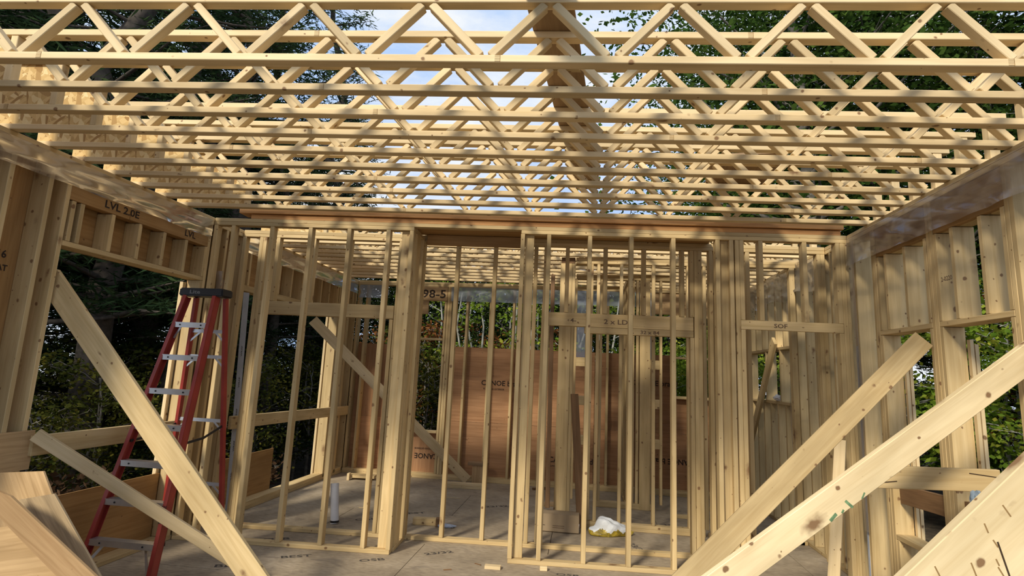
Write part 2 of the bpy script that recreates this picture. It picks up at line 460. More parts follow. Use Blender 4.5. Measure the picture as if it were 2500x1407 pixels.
# rough opening one: cripples under the header, jacks at the sides
for y in (3.845,): lstud(y, z0=2.526, z1=2.838, name='cripple')
for y in (3.925, 4.232, 4.537, 4.842, 5.147): lstud(y, z0=2.526, z1=2.838, name='cripple')
B(wl, 'header', XO + .05, XL - .003, 3.822, 4.42, 2.842, 3.086, MHD)
B(wl, 'header', XO + .05, XL - .003, 4.425, 5.50, 2.842, 3.086, MHD)
B(wl, 'opening_head', XO, XL, 3.822, 5.488, 2.486, 2.524)
lstud(5.488); lstud(5.449, z1=2.484, name='jack_stud'); lstud(5.45, z0=2.526, z1=2.838, name='cripple')
lstud(5.64); lstud(5.78); lstud(6.10); lstud(6.14)
B(wl, 'blocking', XO, XL, 5.53, 5.64, 2.36, 2.40)
# rough opening two
for y in (6.28, 6.97, 7.29, 7.59, 7.89, 8.19, 8.47, 8.79, 8.87, 9.10, 9.42): lstud(y, z0=2.56, name='cripple')
B(wl, 'opening_head', XO, XL, 6.18, 8.90, 2.49, 2.558)
for y in (8.87, 8.91, 8.95): lstud(y, z1=2.49, name='jack_stud')
lstud(9.25, z1=2.56); lstud(9.29, z1=2.56); lstud(9.56)
# bottom plates
B(wl, 'bottom_plate', XO, XL, 2.45, 9.74, 0.0005, 0.038)
B(wl, 'bottom_plate', XO, XL, 6.18, 9.6, 0.0385, 0.092)
# sheathing outside
def lply(y0, y1, z0, z1, M=MPL): return B(wl, 'plywood_panel', XO - .013, XO - .001, y0, y1, z0, z1, M)
lply(2.1, 3.30, 0.0, 3.16); lply(3.303, 3.835, 0.0, 3.16)
lply(3.838, 5.455, 2.485, 3.16)
lply(3.85, 5.44, -0.02, 0.612)
lply(5.458, 6.20, 0.0, 3.16)
lply(6.203, 8.90, 2.52, 3.16)
lply(6.26, 7.58, 0.05, 0.60)
lply(8.903, 9.76, 0.0, 3.16)
for y in (5.43, 5.405): B(wl, 'jamb_strip', XO - .05, XO - .015, y, y + .022, 0.0, 2.46, MP)
B(wl, 'jamb_strip', XO - .05, XO - .014, 8.862, 8.90, 0.05, 2.46, MP)
B(wl, 'strapping', XO - .03, XO - .014, 3.80, 3.84, 0.0, 2.46, MP)
text(wl, 'stamp', '/16', .075, (XO + .002, 3.45, 2.33), RLEFT, MINK)
text(wl, 'stamp', 'CAT', .06, (XO + .002, 3.45, 2.24), RLEFT, MINK)
text(wl, 'stamp', 'LVL 2.0E', .085, (XL - .001, 4.14, 2.875), RLEFT, MINK, 1.25)
text(wl, 'stamp', 'LVL', .085, (XL - .001, 5.12, 2.875), RLEFT, MINK, 1.2)
# strip of house wrap at the near side of the second opening
g = tag(bpy.data.objects.new('house_wrap_strip', box_mesh(2.45, .115, .004, MWRAP)), 'grey blue strip of house wrap with small print beside left opening', 'house wrap')
put(g)
p0, p1 = Vector((XL + .012, 6.44, 0.04)), Vector((XL + .012, 6.265, 2.47))
Xv = (p1 - p0).normalized(); Zv = Vector((1, 0, 0)); Yv = Zv.cross(Xv)
setm(g, (p0 + p1) / 2, Matrix((Xv, Yv, Zv)).transposed(), None)
for q in (-.9, -.55, -.2, .15, .5):
    text(g, 'print', 'WRAP', .035, (p0 + p1) / 2 + Xv * q - Yv * .01 + Zv * .003, Matrix((Xv, Yv, Zv)).transposed(), MINK, 1.2)

# ================================================================== RIGHT WALL
wr = tag(empty('wall_right', (XR, 0, 0)), kind='structure')
RO = XR + 0.14
def rstud(y0, z0=0.039, z1=3.089, name='stud', w=T, M=None):
    return B(wr, name, XR, RO, y0, y0 + w, z0, z1, M)
B(wr, 'top_plate', XR, RO, 2.1, 9.74, 3.127, ZP)
B(wr, 'top_plate', XR, RO, 2.1, 9.74, 3.088, 3.126)
for y in (2.2, 2.5, 2.8, 3.1, 3.4): rstud(y)
for y in (3.705, 3.746): rstud(y)
rstud(3.787, z1=2.165, name='jack_stud')
for y in (3.787, 4.0, 4.30): rstud(y, 2.206, 2.838, 'cripple')
rstud(4.495, z1=2.165, name='jack_stud'); rstud(4.495, 2.206, 2.838, 'cripple')
for y in (4.535, 4.578): rstud(y)
rstud(4.62, z1=2.165, name='jack_stud')
for y in (4.625, 4.915, 5.215): rstud(y, 2.206, 2.838, 'cripple')
rstud(5.345, 2.206, 2.838, 'cripple'); rstud(5.345, z1=2.165, name='jack_stud')
rstud(5.39); rstud(5.43); rstud(5.77); rstud(5.81)
for y0, y1 in ((3.787, 4.533), (4.62, 5.385)):
    B(wr, 'opening_head', XR, RO, y0, y1, 2.167, 2.205)
    B(wr, 'header', XR + .004, XR + .045, y0, y1, 2.842, 3.086, MHD)
    B(wr, 'header', XR + .05, RO - .004, y0, y1, 2.842, 3.086, MS)
B(wr, 'opening_sill', XR, RO, 4.66, 5.345, 0.552, 0.590)
B(wr, 'opening_sill', XR, RO, 3.83, 4.495, 0.552, 0.590)
for y in (4.70, 5.0, 5.30, 3.87, 4.17, 4.46): rstud(y, 0.039, 0.551, 'cripple')
for y in (5.31, 4.46):
    for q in (0.0, 0.03): B(wr, 'jamb_strip', RO + .004 + q, RO + .026 + q, y, y + .035, 0.3, 2.08 - q, MP)
for y in (6.05, 6.33, 6.513, 6.795, 7.079, 7.362, 7.55): rstud(y)
rstud(9.50); rstud(9.56)
for y in (7.60, 7.85, 8.15, 8.45, 8.75, 9.05, 9.35): rstud(y, 2.20, name='cripple'); rstud(y, 0.039, 1.475, 'cripple')
B(wr, 'opening_head', XR, RO, 7.588, 9.5, 2.162, 2.199); B(wr, 'opening_sill', XR, RO, 7.588, 9.5, 1.476, 1.512)
for y in (8.02, 8.62): rstud(y, 1.513, 2.161, 'mullion')
B(wr, 'bottom_plate', XR, RO, 2.45, 9.74, 0.0005, 0.038)
text(wr, 'stamp', '2-0220', .045, (XR - .001, 4.47, 2.48), RRIGHT, MPEN)
B(wr, 'thin_strip', XR - .004, XR - .0005, 5.815, 5.845, 0.1, 2.1, MWRAP)  # thin grey strip running up the stud face

# ================================================================== FRONT CROSS WALL
wa = tag(empty('wall_front', (0, YA, 0)), kind='structure')
def A(x0, x1=None, z0=0.039, z1=3.088, name='stud', y0=YA, y1=YA + .089, M=None):
    return B(wa, name, x0, x1 or x0 + .041, y0, y1, z0, z1, M, True)
A(XL + .004, XR - .002, 3.127, ZP, 'top_plate')
A(XL + .004, -1.739, 3.089, 3.126, 'top_plate')
A(-0.654, XR - .002, 3.089, 3.126, 'top_plate')
A(XL + .004, -1.745, 0.0005, 0.038, 'bottom_plate')
A(-0.652, 1.47, 0.0005, 0.038, 'bottom_plate')
for x in (-3.853, -3.665, -3.249, -2.841, -2.433, -2.026, -1.784): A(x)
A(-1.875, -1.786, name='backing_stud', y0=YA + .049)
A(-0.654)
A(-0.611, -0.522, name='backing_stud', y0=YA + .049)
for x in (-0.392, 0.014, 0.420, 0.826, 1.250): A(x)
A(1.293, 1.380, name='backing_stud', y0=YA + .049)
A(1.380); A(1.433)
A(1.476, z0=2.310, name='cripple'); A(1.476, z1=2.219, name='jack_stud')
for x in (1.656, 2.068, 2.378): A(x, z0=2.310, name='cripple')
A(2.378, z1=2.219, name='jack_stud')
A(2.420); A(2.4615, 2.488)
A(1.476, 2.419, 2.220, 2.309, 'header', y1=YA + .038)
text(wa, 'pencil_note', 'SOF', .055, (1.78, YA + DL * 1.78 - .001, 2.245), RF @ RX90, MPEN, 1.3)
# short return at the recess
RXx = -1.746
B(wa, 'bottom_plate', RXx - .089, RXx, YA + .09, YB - .001, 0.0005, 0.038, None, True)
B(wa, 'top_plate', RXx - .089, RXx, YA + .09, YB - .001, 3.089, 3.126, None, True)
for y in (YA + .10, YB - .12, YB - .07): B(wa, 'stud', RXx - .089, RXx, y, y + T, 0.039, 3.088, None, True)
B(wa, 'stud', RXx - .012, RXx - .001, YA + .14, YA + .32, 0.039, 3.088, None, True)

# ================================================================== SECOND CROSS WALL
wb = tag(empty('wall_middle', (0, YB, 0)), kind='structure')
def Bs(x0, x1=None, z0=0.039, z1=3.088, name='stud', y0=YB, y1=YB + .089, M=None):
    return B(wb, name, x0, x1 or x0 + .041, y0, y1, z0, z1, M, True)
Bs(XL + .012, XR - .002, 3.127, ZP, 'top_plate'); Bs(XL + .012, XR - .002, 3.089, 3.126, 'top_plate')
Bs(XL + .012, 1.26, 0.0005, 0.038, 'bottom_plate')
for x in (-3.850, -3.650, -3.608): Bs(x)
Bs(-3.566, z1=2.22, name='jack_stud')
Bs(-3.455, z0=2.372, name='cripple'); Bs(-3.04, z0=2.372, name='cripple'); Bs(-2.63, z0=2.372, name='cripple'); Bs(-2.2, z0=2.372, name='cripple')
Bs(-3.60, -2.055, 2.226, 2.370, 'header', y1=YB + .038); Bs(-3.60, -2.055, 2.226, 2.370, 'header', y0=YB + .05)
Bs(-2.10, z1=2.22, name='jack_stud'); Bs(-2.053); Bs(-1.96); Bs(-1.80)
Bs(-1.414); Bs(-1.002); Bs(-0.56); Bs(-0.452)
for x in (-0.219, 0.189, 0.595, 0.995, 1.093): Bs(x, z0=2.372, name='cripple')
Bs(-0.381, 0.045, 2.228, 2.369, 'header', y1=YB + .038)
Bs(0.048, 1.128, 2.228, 2.369, 'header', y1=YB + .038)
Bs(-0.38, 1.13, 2.228, 2.369, 'header', y0=YB + .05)
Bs(0.0, 1.128, 2.160, 2.226, 'opening_head')
Bs(1.093, z1=2.158, name='jack_stud'); Bs(1.137); Bs(-0.411, z1=2.226, name='jack_stud')
for x in (1.176, 1.29): Bs(x)
Bs(1.332, 1.42, y0=YB + .05, name='backing_stud'); Bs(2.40); Bs(2.44)
Bs(1.67)
text(wb, 'pencil_note', '2 x LD', .07, (0.20, YB + DL * .2 - .001, 2.265), RF @ RX90, MPEN, 1.3)
text(wb, 'pencil_note', '32 x 84', .05, (0.58, YB + DL * .58 - .001, 2.175), RF @ RX90, MPEN, 1.3)
text(wb, 'pencil_note', '4-', .06, (-0.15, YB + DL * -.15 - .001, 2.27), RF @ RX90, MPEN, 1.3)

# ================================================================== BACK WALL
wk = tag(empty('wall_back', (0, YK, 0)), kind='structure')
KO = YK + .14
def Ks(x0, w=T, z0=0.039, z1=3.088, name='stud'): return B(wk, name, x0, x0 + w, YK, KO, z0, z1)
B(wk, 'top_plate', XL + .004, XR - .004, YK, KO, 3.127, ZP); B(wk, 'top_plate', XL + .004, XR - .004, YK, KO, 3.089, 3.126)
B(wk, 'bottom_plate', XL + .004, XR - .004, YK, KO, 0.0005, 0.038); B(wk, 'bottom_plate', XL + .004, XR - .004, YK, KO, 0.0385, 0.076)
for x in (-3.85, -3.70, -3.41, -3.05, -2.98): Ks(x, z0=.077)
B(wk, 'header', -2.935, -2.285, YK, YK + .05, 2.845, 3.086, MPP)
text(wk, 'pencil_note', '98-5', .19, (-2.72, YK - .001, 2.90), RX90, MINK, 1.2)
Ks(-2.325, z0=.077, z1=2.84, name='jack_stud'); Ks(-2.28, z0=.077); Ks(-2.24, z0=.077)
B(wk, 'opening_sill', -2.94, -2.33, YK, KO, 2.19, 2.226); B(wk, 'opening_sill', -2.94, -2.33, YK, KO, 0.70, 0.738)
B(wk, 'header', -2.94, -2.60, YK, YK + .04, 2.62, 2.84, MPP)
for x in (-1.955, -1.56, -1.175, -0.70, -0.30, 0.02, 0.355, 0.75, 1.04, 1.37): Ks(x, z0=.077)
for x in (2.10, 2.44): Ks(x, z0=.077)
Ks(1.68, z0=.077, z1=1.435, name='cripple')
B(wk, 'opening_sill', 1.41, 2.10, YK, KO, 1.437, 1.478); B(wk, 'muntin', 1.41, 2.10, YK + .03, YK + .07, 2.05, 2.085)
B(wk, 'opening_head', 1.41, 2.10, YK, KO, 2.70, 2.74); B(wk, 'muntin', 1.62, 1.66, YK + .03, YK + .07, 2.085, 2.70)
B(wk, 'header', 1.10, XR - .005, YK + .02, YK + .06, 2.745, 3.086, MPP)
def kply(x0, x1, z0, z1): return B(wk, 'plywood_panel', x0, x1, KO + .001, KO + .013, z0, z1, MPR)
kply(-4.0, -2.96, 0.902, 2.10); kply(-4.0, -2.96, 0.0, 0.899); kply(-2.955, -2.26, 0.0, 0.72)
kply(-2.255, 0.18, 0.0, 0.899); kply(-2.255, 0.18, 0.902, 2.105)
kply(0.185, 1.40, 0.0, 0.899); kply(0.185, 1.40, 0.902, 2.105); kply(1.405, 2.62, 0.0, 0.899); kply(1.405, 2.62, 0.902, 1.45)
for (s, z, x, sz, fl) in (('CANOE brand', 1.50, -1.66, .115, 0), ('PLYWOOD EXTERIOR', 1.43, -1.62, .035, 0),
                          ('CANOE brand', 0.36, -2.30, .115, 1), ('PLYWOOD EXTERIOR', 0.45, -2.36, .035, 1),
                          ('CANOE brand', 0.36, -0.52, .115, 0), ('PLYWOOD EXTERIOR', 0.29, -0.5, .035, 0),
                          ('CANOE brand', 0.52, 1.72, .115, 1), ('CANOE brand', 1.62, 0.78, .115, 0)):
    text(wk, 'stamp', s, sz, (x, KO - .002, z), (RX90 @ Matrix.Rotation(math.pi, 3, 'Z')) if fl else RX90, MINK)

# ================================================================== PARTITIONS IN THE BACK ROOM
wc = tag(empty('wall_inner', (0, 7.26, 0)), kind='structure')
YC = 7.26
def Cs(x0, w=T, z0=0.077, z1=3.088, name='stud', M=None): return B(wc, name, x0, x0 + w, YC, YC + .089, z0, z1, M)
B(wc, 'top_plate', -0.12, XR - .004, YC, YC + .089, 3.127, ZP); B(wc, 'top_plate', -0.12, XR - .004, YC, YC + .089, 3.089, 3.126)
B(wc, 'bottom_plate', 0.05, 1.40, YC, YC + .089, 0.0005, 0.038); B(wc, 'bottom_plate', 0.05, 1.40, YC, YC + .089, 0.0385, 0.076)
for x in (0.060, 0.142, 0.42, 0.805, 1.213, 1.40): Cs(x)
B(wc, 'post', -0.309, -0.165, YC - .005, YC + .135, 0.0005, 3.088, MS); B(wc, 'post', -0.163, -0.125, YC - .005, YC + .135, 0.0005, 3.088, MS)
B(wc, 'beam_end', -0.30, -0.13, YC, YC + .14, 3.09, ZP, MK)
Cs(2.39, .06, z0=.0005); Cs(1.90)
B(wc, 'bottom_plate', 1.44, 2.48, YC, YC + .089, 0.0005, 0.038)
wd = tag(empty('wall_rear', (0, 8.45, 0)), kind='structure')
YD = 8.45
def Ds(x0, w=T, z0=0.077, z1=3.088, name='stud', M=None): return B(wd, name, x0, x0 + w, YD, YD + .089, z0, z1, M)
B(wd, 'top_plate', -0.13, 1.22, YD, YD + .089, 3.127, ZP); B(wd, 'top_plate', -0.13, 1.22, YD, YD + .089, 3.089, 3.126)
B(wd, 'bottom_plate', 0.18, 0.93, YD, YD + .089, 0.0005, 0.038); B(wd, 'bottom_plate', 0.18, 0.93, YD, YD + .089, 0.0385, 0.076)
for x in (0.215, 0.66, 0.72): Ds(x)
B(wd, 'post', 0.772, 0.914, YD - .01, YD + .10, 0.0005, 3.088, MS)
Ds(1.043, .034); Ds(-0.14, .03); Ds(0.02, .034)
for z in (0.79, 1.32, 1.85):
    B(wd, 'blocking', 0.916, 1.042, YD, YD + .089, z, z + .125); B(wd, 'blocking', -0.108, 0.018, YD, YD + .089, z, z + .125)
B(wd, 'bottom_plate', 1.20, 1.42, 8.12, 8.21, 0.0005, 0.038)
for y in (8.56, 8.85, 9.15, 9.45): B(wd, 'stud', 0.60, 0.689, y, y + T, 0.039, 3.088)
B(wd, 'top_plate', 0.60, 0.689, 8.54, 9.595, 3.089, ZP)
B(wd, 'bottom_plate', 0.60, 0.689, 8.54, 9.595, 0.0005, 0.038)

# ================================================================== POLY SHEETS
def sheet(name, fn, nu, nv, M, label, cat='plastic sheet', group=None):
    V = [fn(i / nu, j / nv) for j in range(nv + 1) for i in range(nu + 1)]
    F = [(j * (nu + 1) + i, j * (nu + 1) + i + 1, (j + 1) * (nu + 1) + i + 1, (j + 1) * (nu + 1) + i) for j in range(nv) for i in range(nu)]
    o = mesh_obj(name, V, F, M, smooth=True)
    return tag(o, label, cat, group)
def wav(y, z, k): return 0.012 * math.sin(y * 5.1 + k) * math.sin(z * 9 + y * 1.7) + 0.006 * math.sin(y * 13 + z * 21 + k)
sheet('plastic_sheet', lambda u, v: (XL + .020 + wav(2.2 + u * 3.3, v, 0) * (v), 2.2 + u * 3.30, 3.125 - v * .185), 90, 8, MPOLY, 'clear plastic strip stapled along top of left wall in near room')
sheet('plastic_sheet', lambda u, v: (XL + .020 + wav(6.1 + u * 3.4, v, 1) * (v), 6.10 + u * 3.44, 3.125 - v * .20), 80, 8, MPOLY, 'clear plastic strip along top of left wall in back room')
sheet('plastic_sheet', lambda u, v: (XR - .022 - abs(wav(2.2 + u * 3.7, v * .5, 2)) * 1.6 * v, 2.2 + u * 3.68, 3.125 - v * .27), 100, 10, MPOLY, 'shiny clear plastic strip along top of right wall in near room')
sheet('plastic_sheet', lambda u, v: (XR - .03 - abs(wav(6.1 + u * 3.3, v, 4)) * 2.4 * v, 6.45 + u * 2.9, 3.125 - v * .36 - .03 * math.sin(u * 19)), 90, 12, MPOLY, 'wrinkled clear plastic strip along top of right wall in back room')
sheet('plastic_sheet', lambda u, v: (-2.22 + u * 3.3, YK - .014 + .006 * math.sin(u * 40), 3.085 - v * .235), 80, 6, MPOLYB, 'blue grey plastic strip across the top of the back wall')
sheet('plastic_sheet', lambda u, v: (XL + .05 + u * .5 + .02 * math.sin(v * 30), YK - .02, 3.085 - v * .22), 10, 6, MPOLYB, 'short plastic piece at the left end of the back wall')
sheet('plastic_sheet', lambda u, v: (XR - .018 - .010 * math.sin(v * 14), 7.47 + u * .16, 3.0 - v * 2.9), 4, 40, MPOLY, 'vertical plastic strip hanging beside the right back opening')
sheet('plastic_sheet', lambda u, v: (-0.12 + u * .14, YK - .03 + .01 * math.sin(v * 20), 3.08 - v * 1.15), 4, 30, MPOLYB, 'hanging grey plastic strip behind the built up post')
sheet('plastic_sheet', lambda u, v: (0.95 + u * .13, YK - .03 + .01 * math.sin(v * 20), 3.08 - v * 1.05), 4, 30, MPOLYB, 'hanging grey plastic strip behind ladder blocking on the right')
sheet('plastic_sheet', lambda u, v: (XR - .020 - .008 * math.sin(v * 9), 5.745 + u * .085, 3.1 - v * 2.6), 4, 40, MPOLY, 'vertical plastic strip in the right corner beside the front cross wall')
sheet('plastic_sheet', lambda u, v: (XL + .05 + .05 * math.sin(u * 6 + v * 3), 5.64 + u * .16 * (.3 + v), 2.62 - v * .35), 10, 12, MPOLY, 'torn piece of clear plastic hanging above the ladder top')

# ================================================================== BEAM ON THE CROSS WALLS
bm_ = tag(empty('laminated_beam', (-0.6, YA + DL * -.6, ZP)), 'orange laminated veneer beam lying on top of the front cross wall', 'beam')
B(bm_, 'lower_lamination', -3.48, 2.44, YA + .006, YA + .17, ZP + .001, 3.214, MLV, True)
B(bm_, 'middle_lamination', -3.60, 2.46, YA - .02, YA + .17, 3.219, 3.262, MLV, True)
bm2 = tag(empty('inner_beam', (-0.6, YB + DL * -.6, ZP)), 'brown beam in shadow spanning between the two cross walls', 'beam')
B(bm2, 'soffit_board', -1.86, 1.30, YA + .18, YB - .005, ZP + .002, 3.21, MHD, True)  # lengthened past the recess to block sun on the return's top plate
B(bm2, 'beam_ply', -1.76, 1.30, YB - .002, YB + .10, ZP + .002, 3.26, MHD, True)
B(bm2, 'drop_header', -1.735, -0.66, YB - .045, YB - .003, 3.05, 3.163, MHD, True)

# ================================================================== FLOOR TRUSSES
ORD = ['first', 'second', 'third', 'fourth', 'fifth', 'sixth', 'seventh', 'eighth', 'ninth', 'tenth', 'eleventh', 'twelfth']
J0, JP = -2.928, 0.6065
JIT = random.Random(3)
def truss(y, label, group, xl, xr, fr=True, osb_end=True, jit=0.0, x_start=J0, tdl=DL, chw=.066):
    """open web floor truss of glued lumber: two chords, diagonal webs, strand board end, end vertical"""
    rot = RF if fr else Matrix.Identity(3)
    t = empty('floor_truss', (0, y, ZP), TH if fr else 0)
    tag(t, label, 'truss', group)
    def bx(n, x0, x1, y0, y1, z0, z1, M): 
        return B(t, n, x0, x1, y + y0, y + y1, z0, z1, M, fr)
    z0, z1 = ZP + .001, 3.521
    bx('bottom_chord', xl, xr, 0, chw, z0, z0 + .038, MP)
    bx('top_chord', xl - .02, xr + .05, 0, chw, z1 - .038, z1, MP)
    zb, zt = z0 + .038, z1 - .038
    def web(xa, za, xb, zb_):
        pa = Vector((xa, y + chw / 2 + DL * xa * fr, za)); pb = Vector((xb, y + chw / 2 + DL * xb * fr, zb_))
        n = rot @ Vector((0, 1, 0))
        P(t, 'web', pa, pb, .040, chw - .012, n, MP)
    x = x_start + jit
    hw = 0.024
    # first web comes down from the strut
    while x < xr - .10:
        if x - JP / 2 > xl - .05: web(x - JP / 2 + hw, zt - .004, x - hw, zb + .004)
        if x + JP / 2 < xr + .02: web(x + hw, zb + .004, x + JP / 2 - hw, zt - .004)
        x += JP
    if osb_end:
        bx('end_strut', x_start + jit - .377, x_start + jit - .334, .004, chw - .004, zb + .001, zt - .001, MP)
        bx('end_panel', xl - .02, x_start + jit - .378, chw / 2 - .005, chw / 2 + .005, zb + .001, zt - .001, MOSB)
        bx('end_vertical', xr - .075, xr - .012, .004, chw - .004, zb + .001, zt - .001, MP)
    return t
Y1, TS = 2.5956, 0.30484
def finger_joint(t, x, y, z):
    """glued finger joint showing as a dark comb on the front face of a chord"""
    V, F = [], []
    c = Vector((x, y + DL * x, z))
    def bar(x0, x1, z0, z1):
        n = len(V)
        for dy in (-.0010, .001):
            for a, b in ((x0, z0), (x1, z0), (x1, z1), (x0, z1)): V.append(RF @ Vector((a, dy, b)) + c)
        F.extend([(n, n + 1, n + 2, n + 3), (n + 7, n + 6, n + 5, n + 4), (n, n + 4, n + 5, n + 1), (n + 1, n + 5, n + 6, n + 2), (n + 2, n + 6, n + 7, n + 3), (n + 3, n + 7, n + 4, n)])
    for q in range(5): bar(-.026, .0, -.0155 + q * .0075, -.0140 + q * .0075)
    bar(-.001, .001, -.0175, .0175)
    o = mesh_obj('finger_joint', V, F, MSTK, None)
    o.parent = t
    o.matrix_basis = t.matrix_basis.inverted() if t.matrix_basis else o.matrix_basis
JOINTS = {0: (-2.77, -0.43, 1.89), 1: (-1.43, 0.9), 2: (-3.57, -1.24, 1.06), 3: (-1.78, 0.52), 4: (-2.49, 2.14), 5: (-0.43, 1.7)}
for i in range(10):
    tt = truss(Y1 + TS * i, ORD[i] + ' open web truss from the front above the near room', 'open web floor trusses above the near room',
          XL - .12, XR + .155, jit=JIT.uniform(-.006, .006))
    for xj in JOINTS.get(i, (JIT.uniform(-3, -1.2), JIT.uniform(-.5, 2.1))): finger_joint(tt, xj, Y1 + TS * i, ZP + .020)
    if i == 1:
        for xj in (0.84, -1.49): finger_joint(tt, xj, Y1 + TS, 3.502)
ybk = [6.70, 7.02, 7.31, 7.585, 7.88, 8.17, 8.46, 8.75, 9.05, 9.34]
for i, y in enumerate(ybk):
    truss(y + .17, ORD[i] + ' open web truss behind the cross walls, counted from the camera', 'open web floor trusses above the back room',
          XL - .12, XR + .155, jit=JIT.uniform(-.25, .25))

# ================================================================== THINGS LYING ON THE TRUSSES
tag(P(None, 'walkway_plank', (-0.255, 2.0, 3.532), (0.005, 5.62, 3.532), .235, .019, (0, 0, 1), MPW), 'wide brown plank laid across the truss tops in the middle', 'plank')
tag(P(None, 'plywood_offcut', (1.27, 4.70, 3.531), (1.38, 5.62, 3.531), .55, .016, (0, 0, 1), MPW), 'dark plywood offcut lying on the truss tops at right', 'plywood')

# ================================================================== BRACES AND RAILS
def lone(o, label, cat, group=None): return tag(o, label, cat, group)
lone(P(None, 'diagonal_brace', (XL - .10, 3.862, 2.255), (-1.89, 4.0, 0.02), .165, .038, (0.12, -1, 0), MS), 'wide diagonal brace from left wall to floor in front of red ladder', 'brace')
lone(P(None, 'diagonal_brace', (XL + .07, 3.815, 1.13), (-2.49, 4.72, 0.03), .085, .05, (0.30, -1, 0.15), MP), 'narrow low diagonal brace crossing behind the wide left brace', 'brace')
lone(P(None, 'diagonal_brace', (2.435, 4.65, 2.082), (0.065, 3.668, 0.05), .140, .038, (-.30, -1, 0), MS), 'diagonal brace whose square upper end stops at the right wall studs', 'brace')
rb2 = lone(P(None, 'diagonal_brace', (2.56, 3.653, 2.018), (-0.291, 3.057, 0.05), .145, .038, (.21, -1, 0.0), MB), 'long bright diagonal brace with green paint marks crossing the right side', 'brace')
rb3 = lone(P(None, 'diagonal_brace', (1.92, 2.046, 1.935), (0.55, 2.416, 0.32), .250, .045, (.12, -1, 0.12), MB), 'nearest wide bright brace with mill marks in bottom right corner', 'brace')
lone(P(None, 'diagonal_brace', (-3.80, 7.90, 2.32), (-1.72, 9.28, 0.08), .140, .038, (.45, -1, 0.0), MP), 'pale diagonal brace in the back room behind left studs', 'brace')
lone(P(None, 'diagonal_brace', (XR - .06, 8.02, 2.28), (XR - .06, 9.42, 0.70), .140, .038, (-1, -.0, 0.0), MS), 'diagonal brace across the small right opening of back room', 'brace')
lone(P(None, 'guard_rail_board', (XL + .020, 3.84, 1.045), (XL + .020, 5.52, 1.045), .140, .038, (1, 0, 0), MS), 'guard board nailed across the first left opening behind ladder', 'rail')
lone(P(None, 'guard_rail_board', (XL + .034, 6.22, 1.03), (XL + .020, 9.57, .99), .140, .038, (1, 0, 0), MS), 'guard board nailed across the far left opening in back room', 'rail')
sb = lone(P(None, 'guard_rail_board', (1.70, 3.98, 1.192), (2.44, 3.98, 1.214), .128, .038, (0, -1, 0), MS), 'split ended board level across the right opening, in front', 'rail')
lone(P(None, 'guard_rail_board', (XR + .06, 5.33, 0.90), (XR + .06, 3.85, 0.965), .140, .038, (-1, 0, 0), MK), 'dark weathered board set in the right opening behind the split board', 'rail')
lone(P(None, 'leaning_stud', (2.02, 5.42, 0.02), (2.22, 5.62, 1.27), .089, .038, (-.6, -1, 0), MP), 'short pale stud leaning at the right doorway post', 'stud')
lone(P(None, 'leaning_board', (-0.372, 7.10, 0.22), (-0.405, 7.32, 2.95), .05, .038, (0, -1, 0), MK), 'dark narrow board standing left of the built up post', 'board')
lone(P(None, 'leaning_board', (0.015, 7.10, 0.03), (-0.10, 7.225, 1.50), .089, .03, (0.2, -1, 0), MK), 'dark board leaning on the right side of the built up post', 'board')

MGRN = plain('green_paint', (0.16, 0.27, 0.13), .8, var=.5, scale=30)
MCRK = plain('dark_crack', (0.05, 0.028, 0.012), .95)
def mark(parent, name, x, y, lx, ly, a, M, zf):
    o = bpy.data.objects.new(name, box_mesh(lx, ly, .0012, M)); put(o, parent)
    o.matrix_basis = Matrix.Translation((x, y, zf)) @ Matrix.Rotation(a, 4, 'Z')
    return o
for x, y, lx, ly, a in ((.33, .060, .035, .008, .5), (.24, .052, .014, .05, .3), (.13, .058, .05, .016, .2), (.19, .062, .02, .01, .4)):
    mark(rb2, 'paint_mark', -x, y, lx, ly, a, MGRN, .0195)
sr = random.Random(9)
for k in range(10):
    mark(rb3, 'mill_mark', sr.uniform(-.35, .1), sr.uniform(-.08, .09), sr.uniform(.02, .06), .004, 1.15 + sr.uniform(-.15, .15), MSTK, .0230)
mark(rb3, 'crack', -.12, .03, .11, .005, 1.0, MCRK, .0232)
mark(sb, 'split', -.28, -.03, .16, .006, .12, MCRK, .0195); mark(sb, 'split', -.28, .03, .16, .006, -.12, MCRK, -.0195)
mark(sb, 'split', .28, .03, .16, .006, -.12, MCRK, .0195); mark(sb, 'split', .28, .03, .16, .006, -.12, MCRK, -.0195)

# ================================================================== LOOSE PLYWOOD AT LOWER LEFT
def slab(name, pts, y, th, M, label, tilt=0.0, cat='plywood'):
    """flat offcut with the given outline, standing about parallel to the front, leaning back by tilt"""
    z0 = min(p[1] for p in pts)
    V = [(x, y + (z - z0) * tilt, z) for x, z in pts] + [(x, y + (z - z0) * tilt + th, z) for x, z in pts]
    n = len(pts)
    F = [tuple(range(n)), tuple(range(2 * n - 1, n - 1, -1))] + [(i, i + n, (i + 1) % n + n, (i + 1) % n) for i in range(n)]
    c = Vector((sum(p[0] for p in pts) / n, y, z0))
    ang = math.atan2(pts[1][1] - pts[0][1], pts[1][0] - pts[0][0])
    R = Matrix.Rotation(-ang, 3, 'Y')
    me_v = [R.inverted() @ (Vector(v) - c) for v in V]
    o = mesh_obj(name, me_v, F, M)
    setm(o, c, R, None)
    return tag(o, label, cat)
slab('plywood_offcut', [(-3.237, .986), (-2.58, 0.0), (-3.64, 0.0), (-3.64, .948)], 3.36, .013, MPP, 'pale plywood offcut leaning at the left wall, behind the striped one', .0)
slab('plywood_offcut', [(-2.988, .903), (-2.17, 0.0), (-2.34, 0.0), (-3.209, .854)], 3.20, .013, MPS, 'plywood offcut with bold dark grain stripes leaning at lower left')
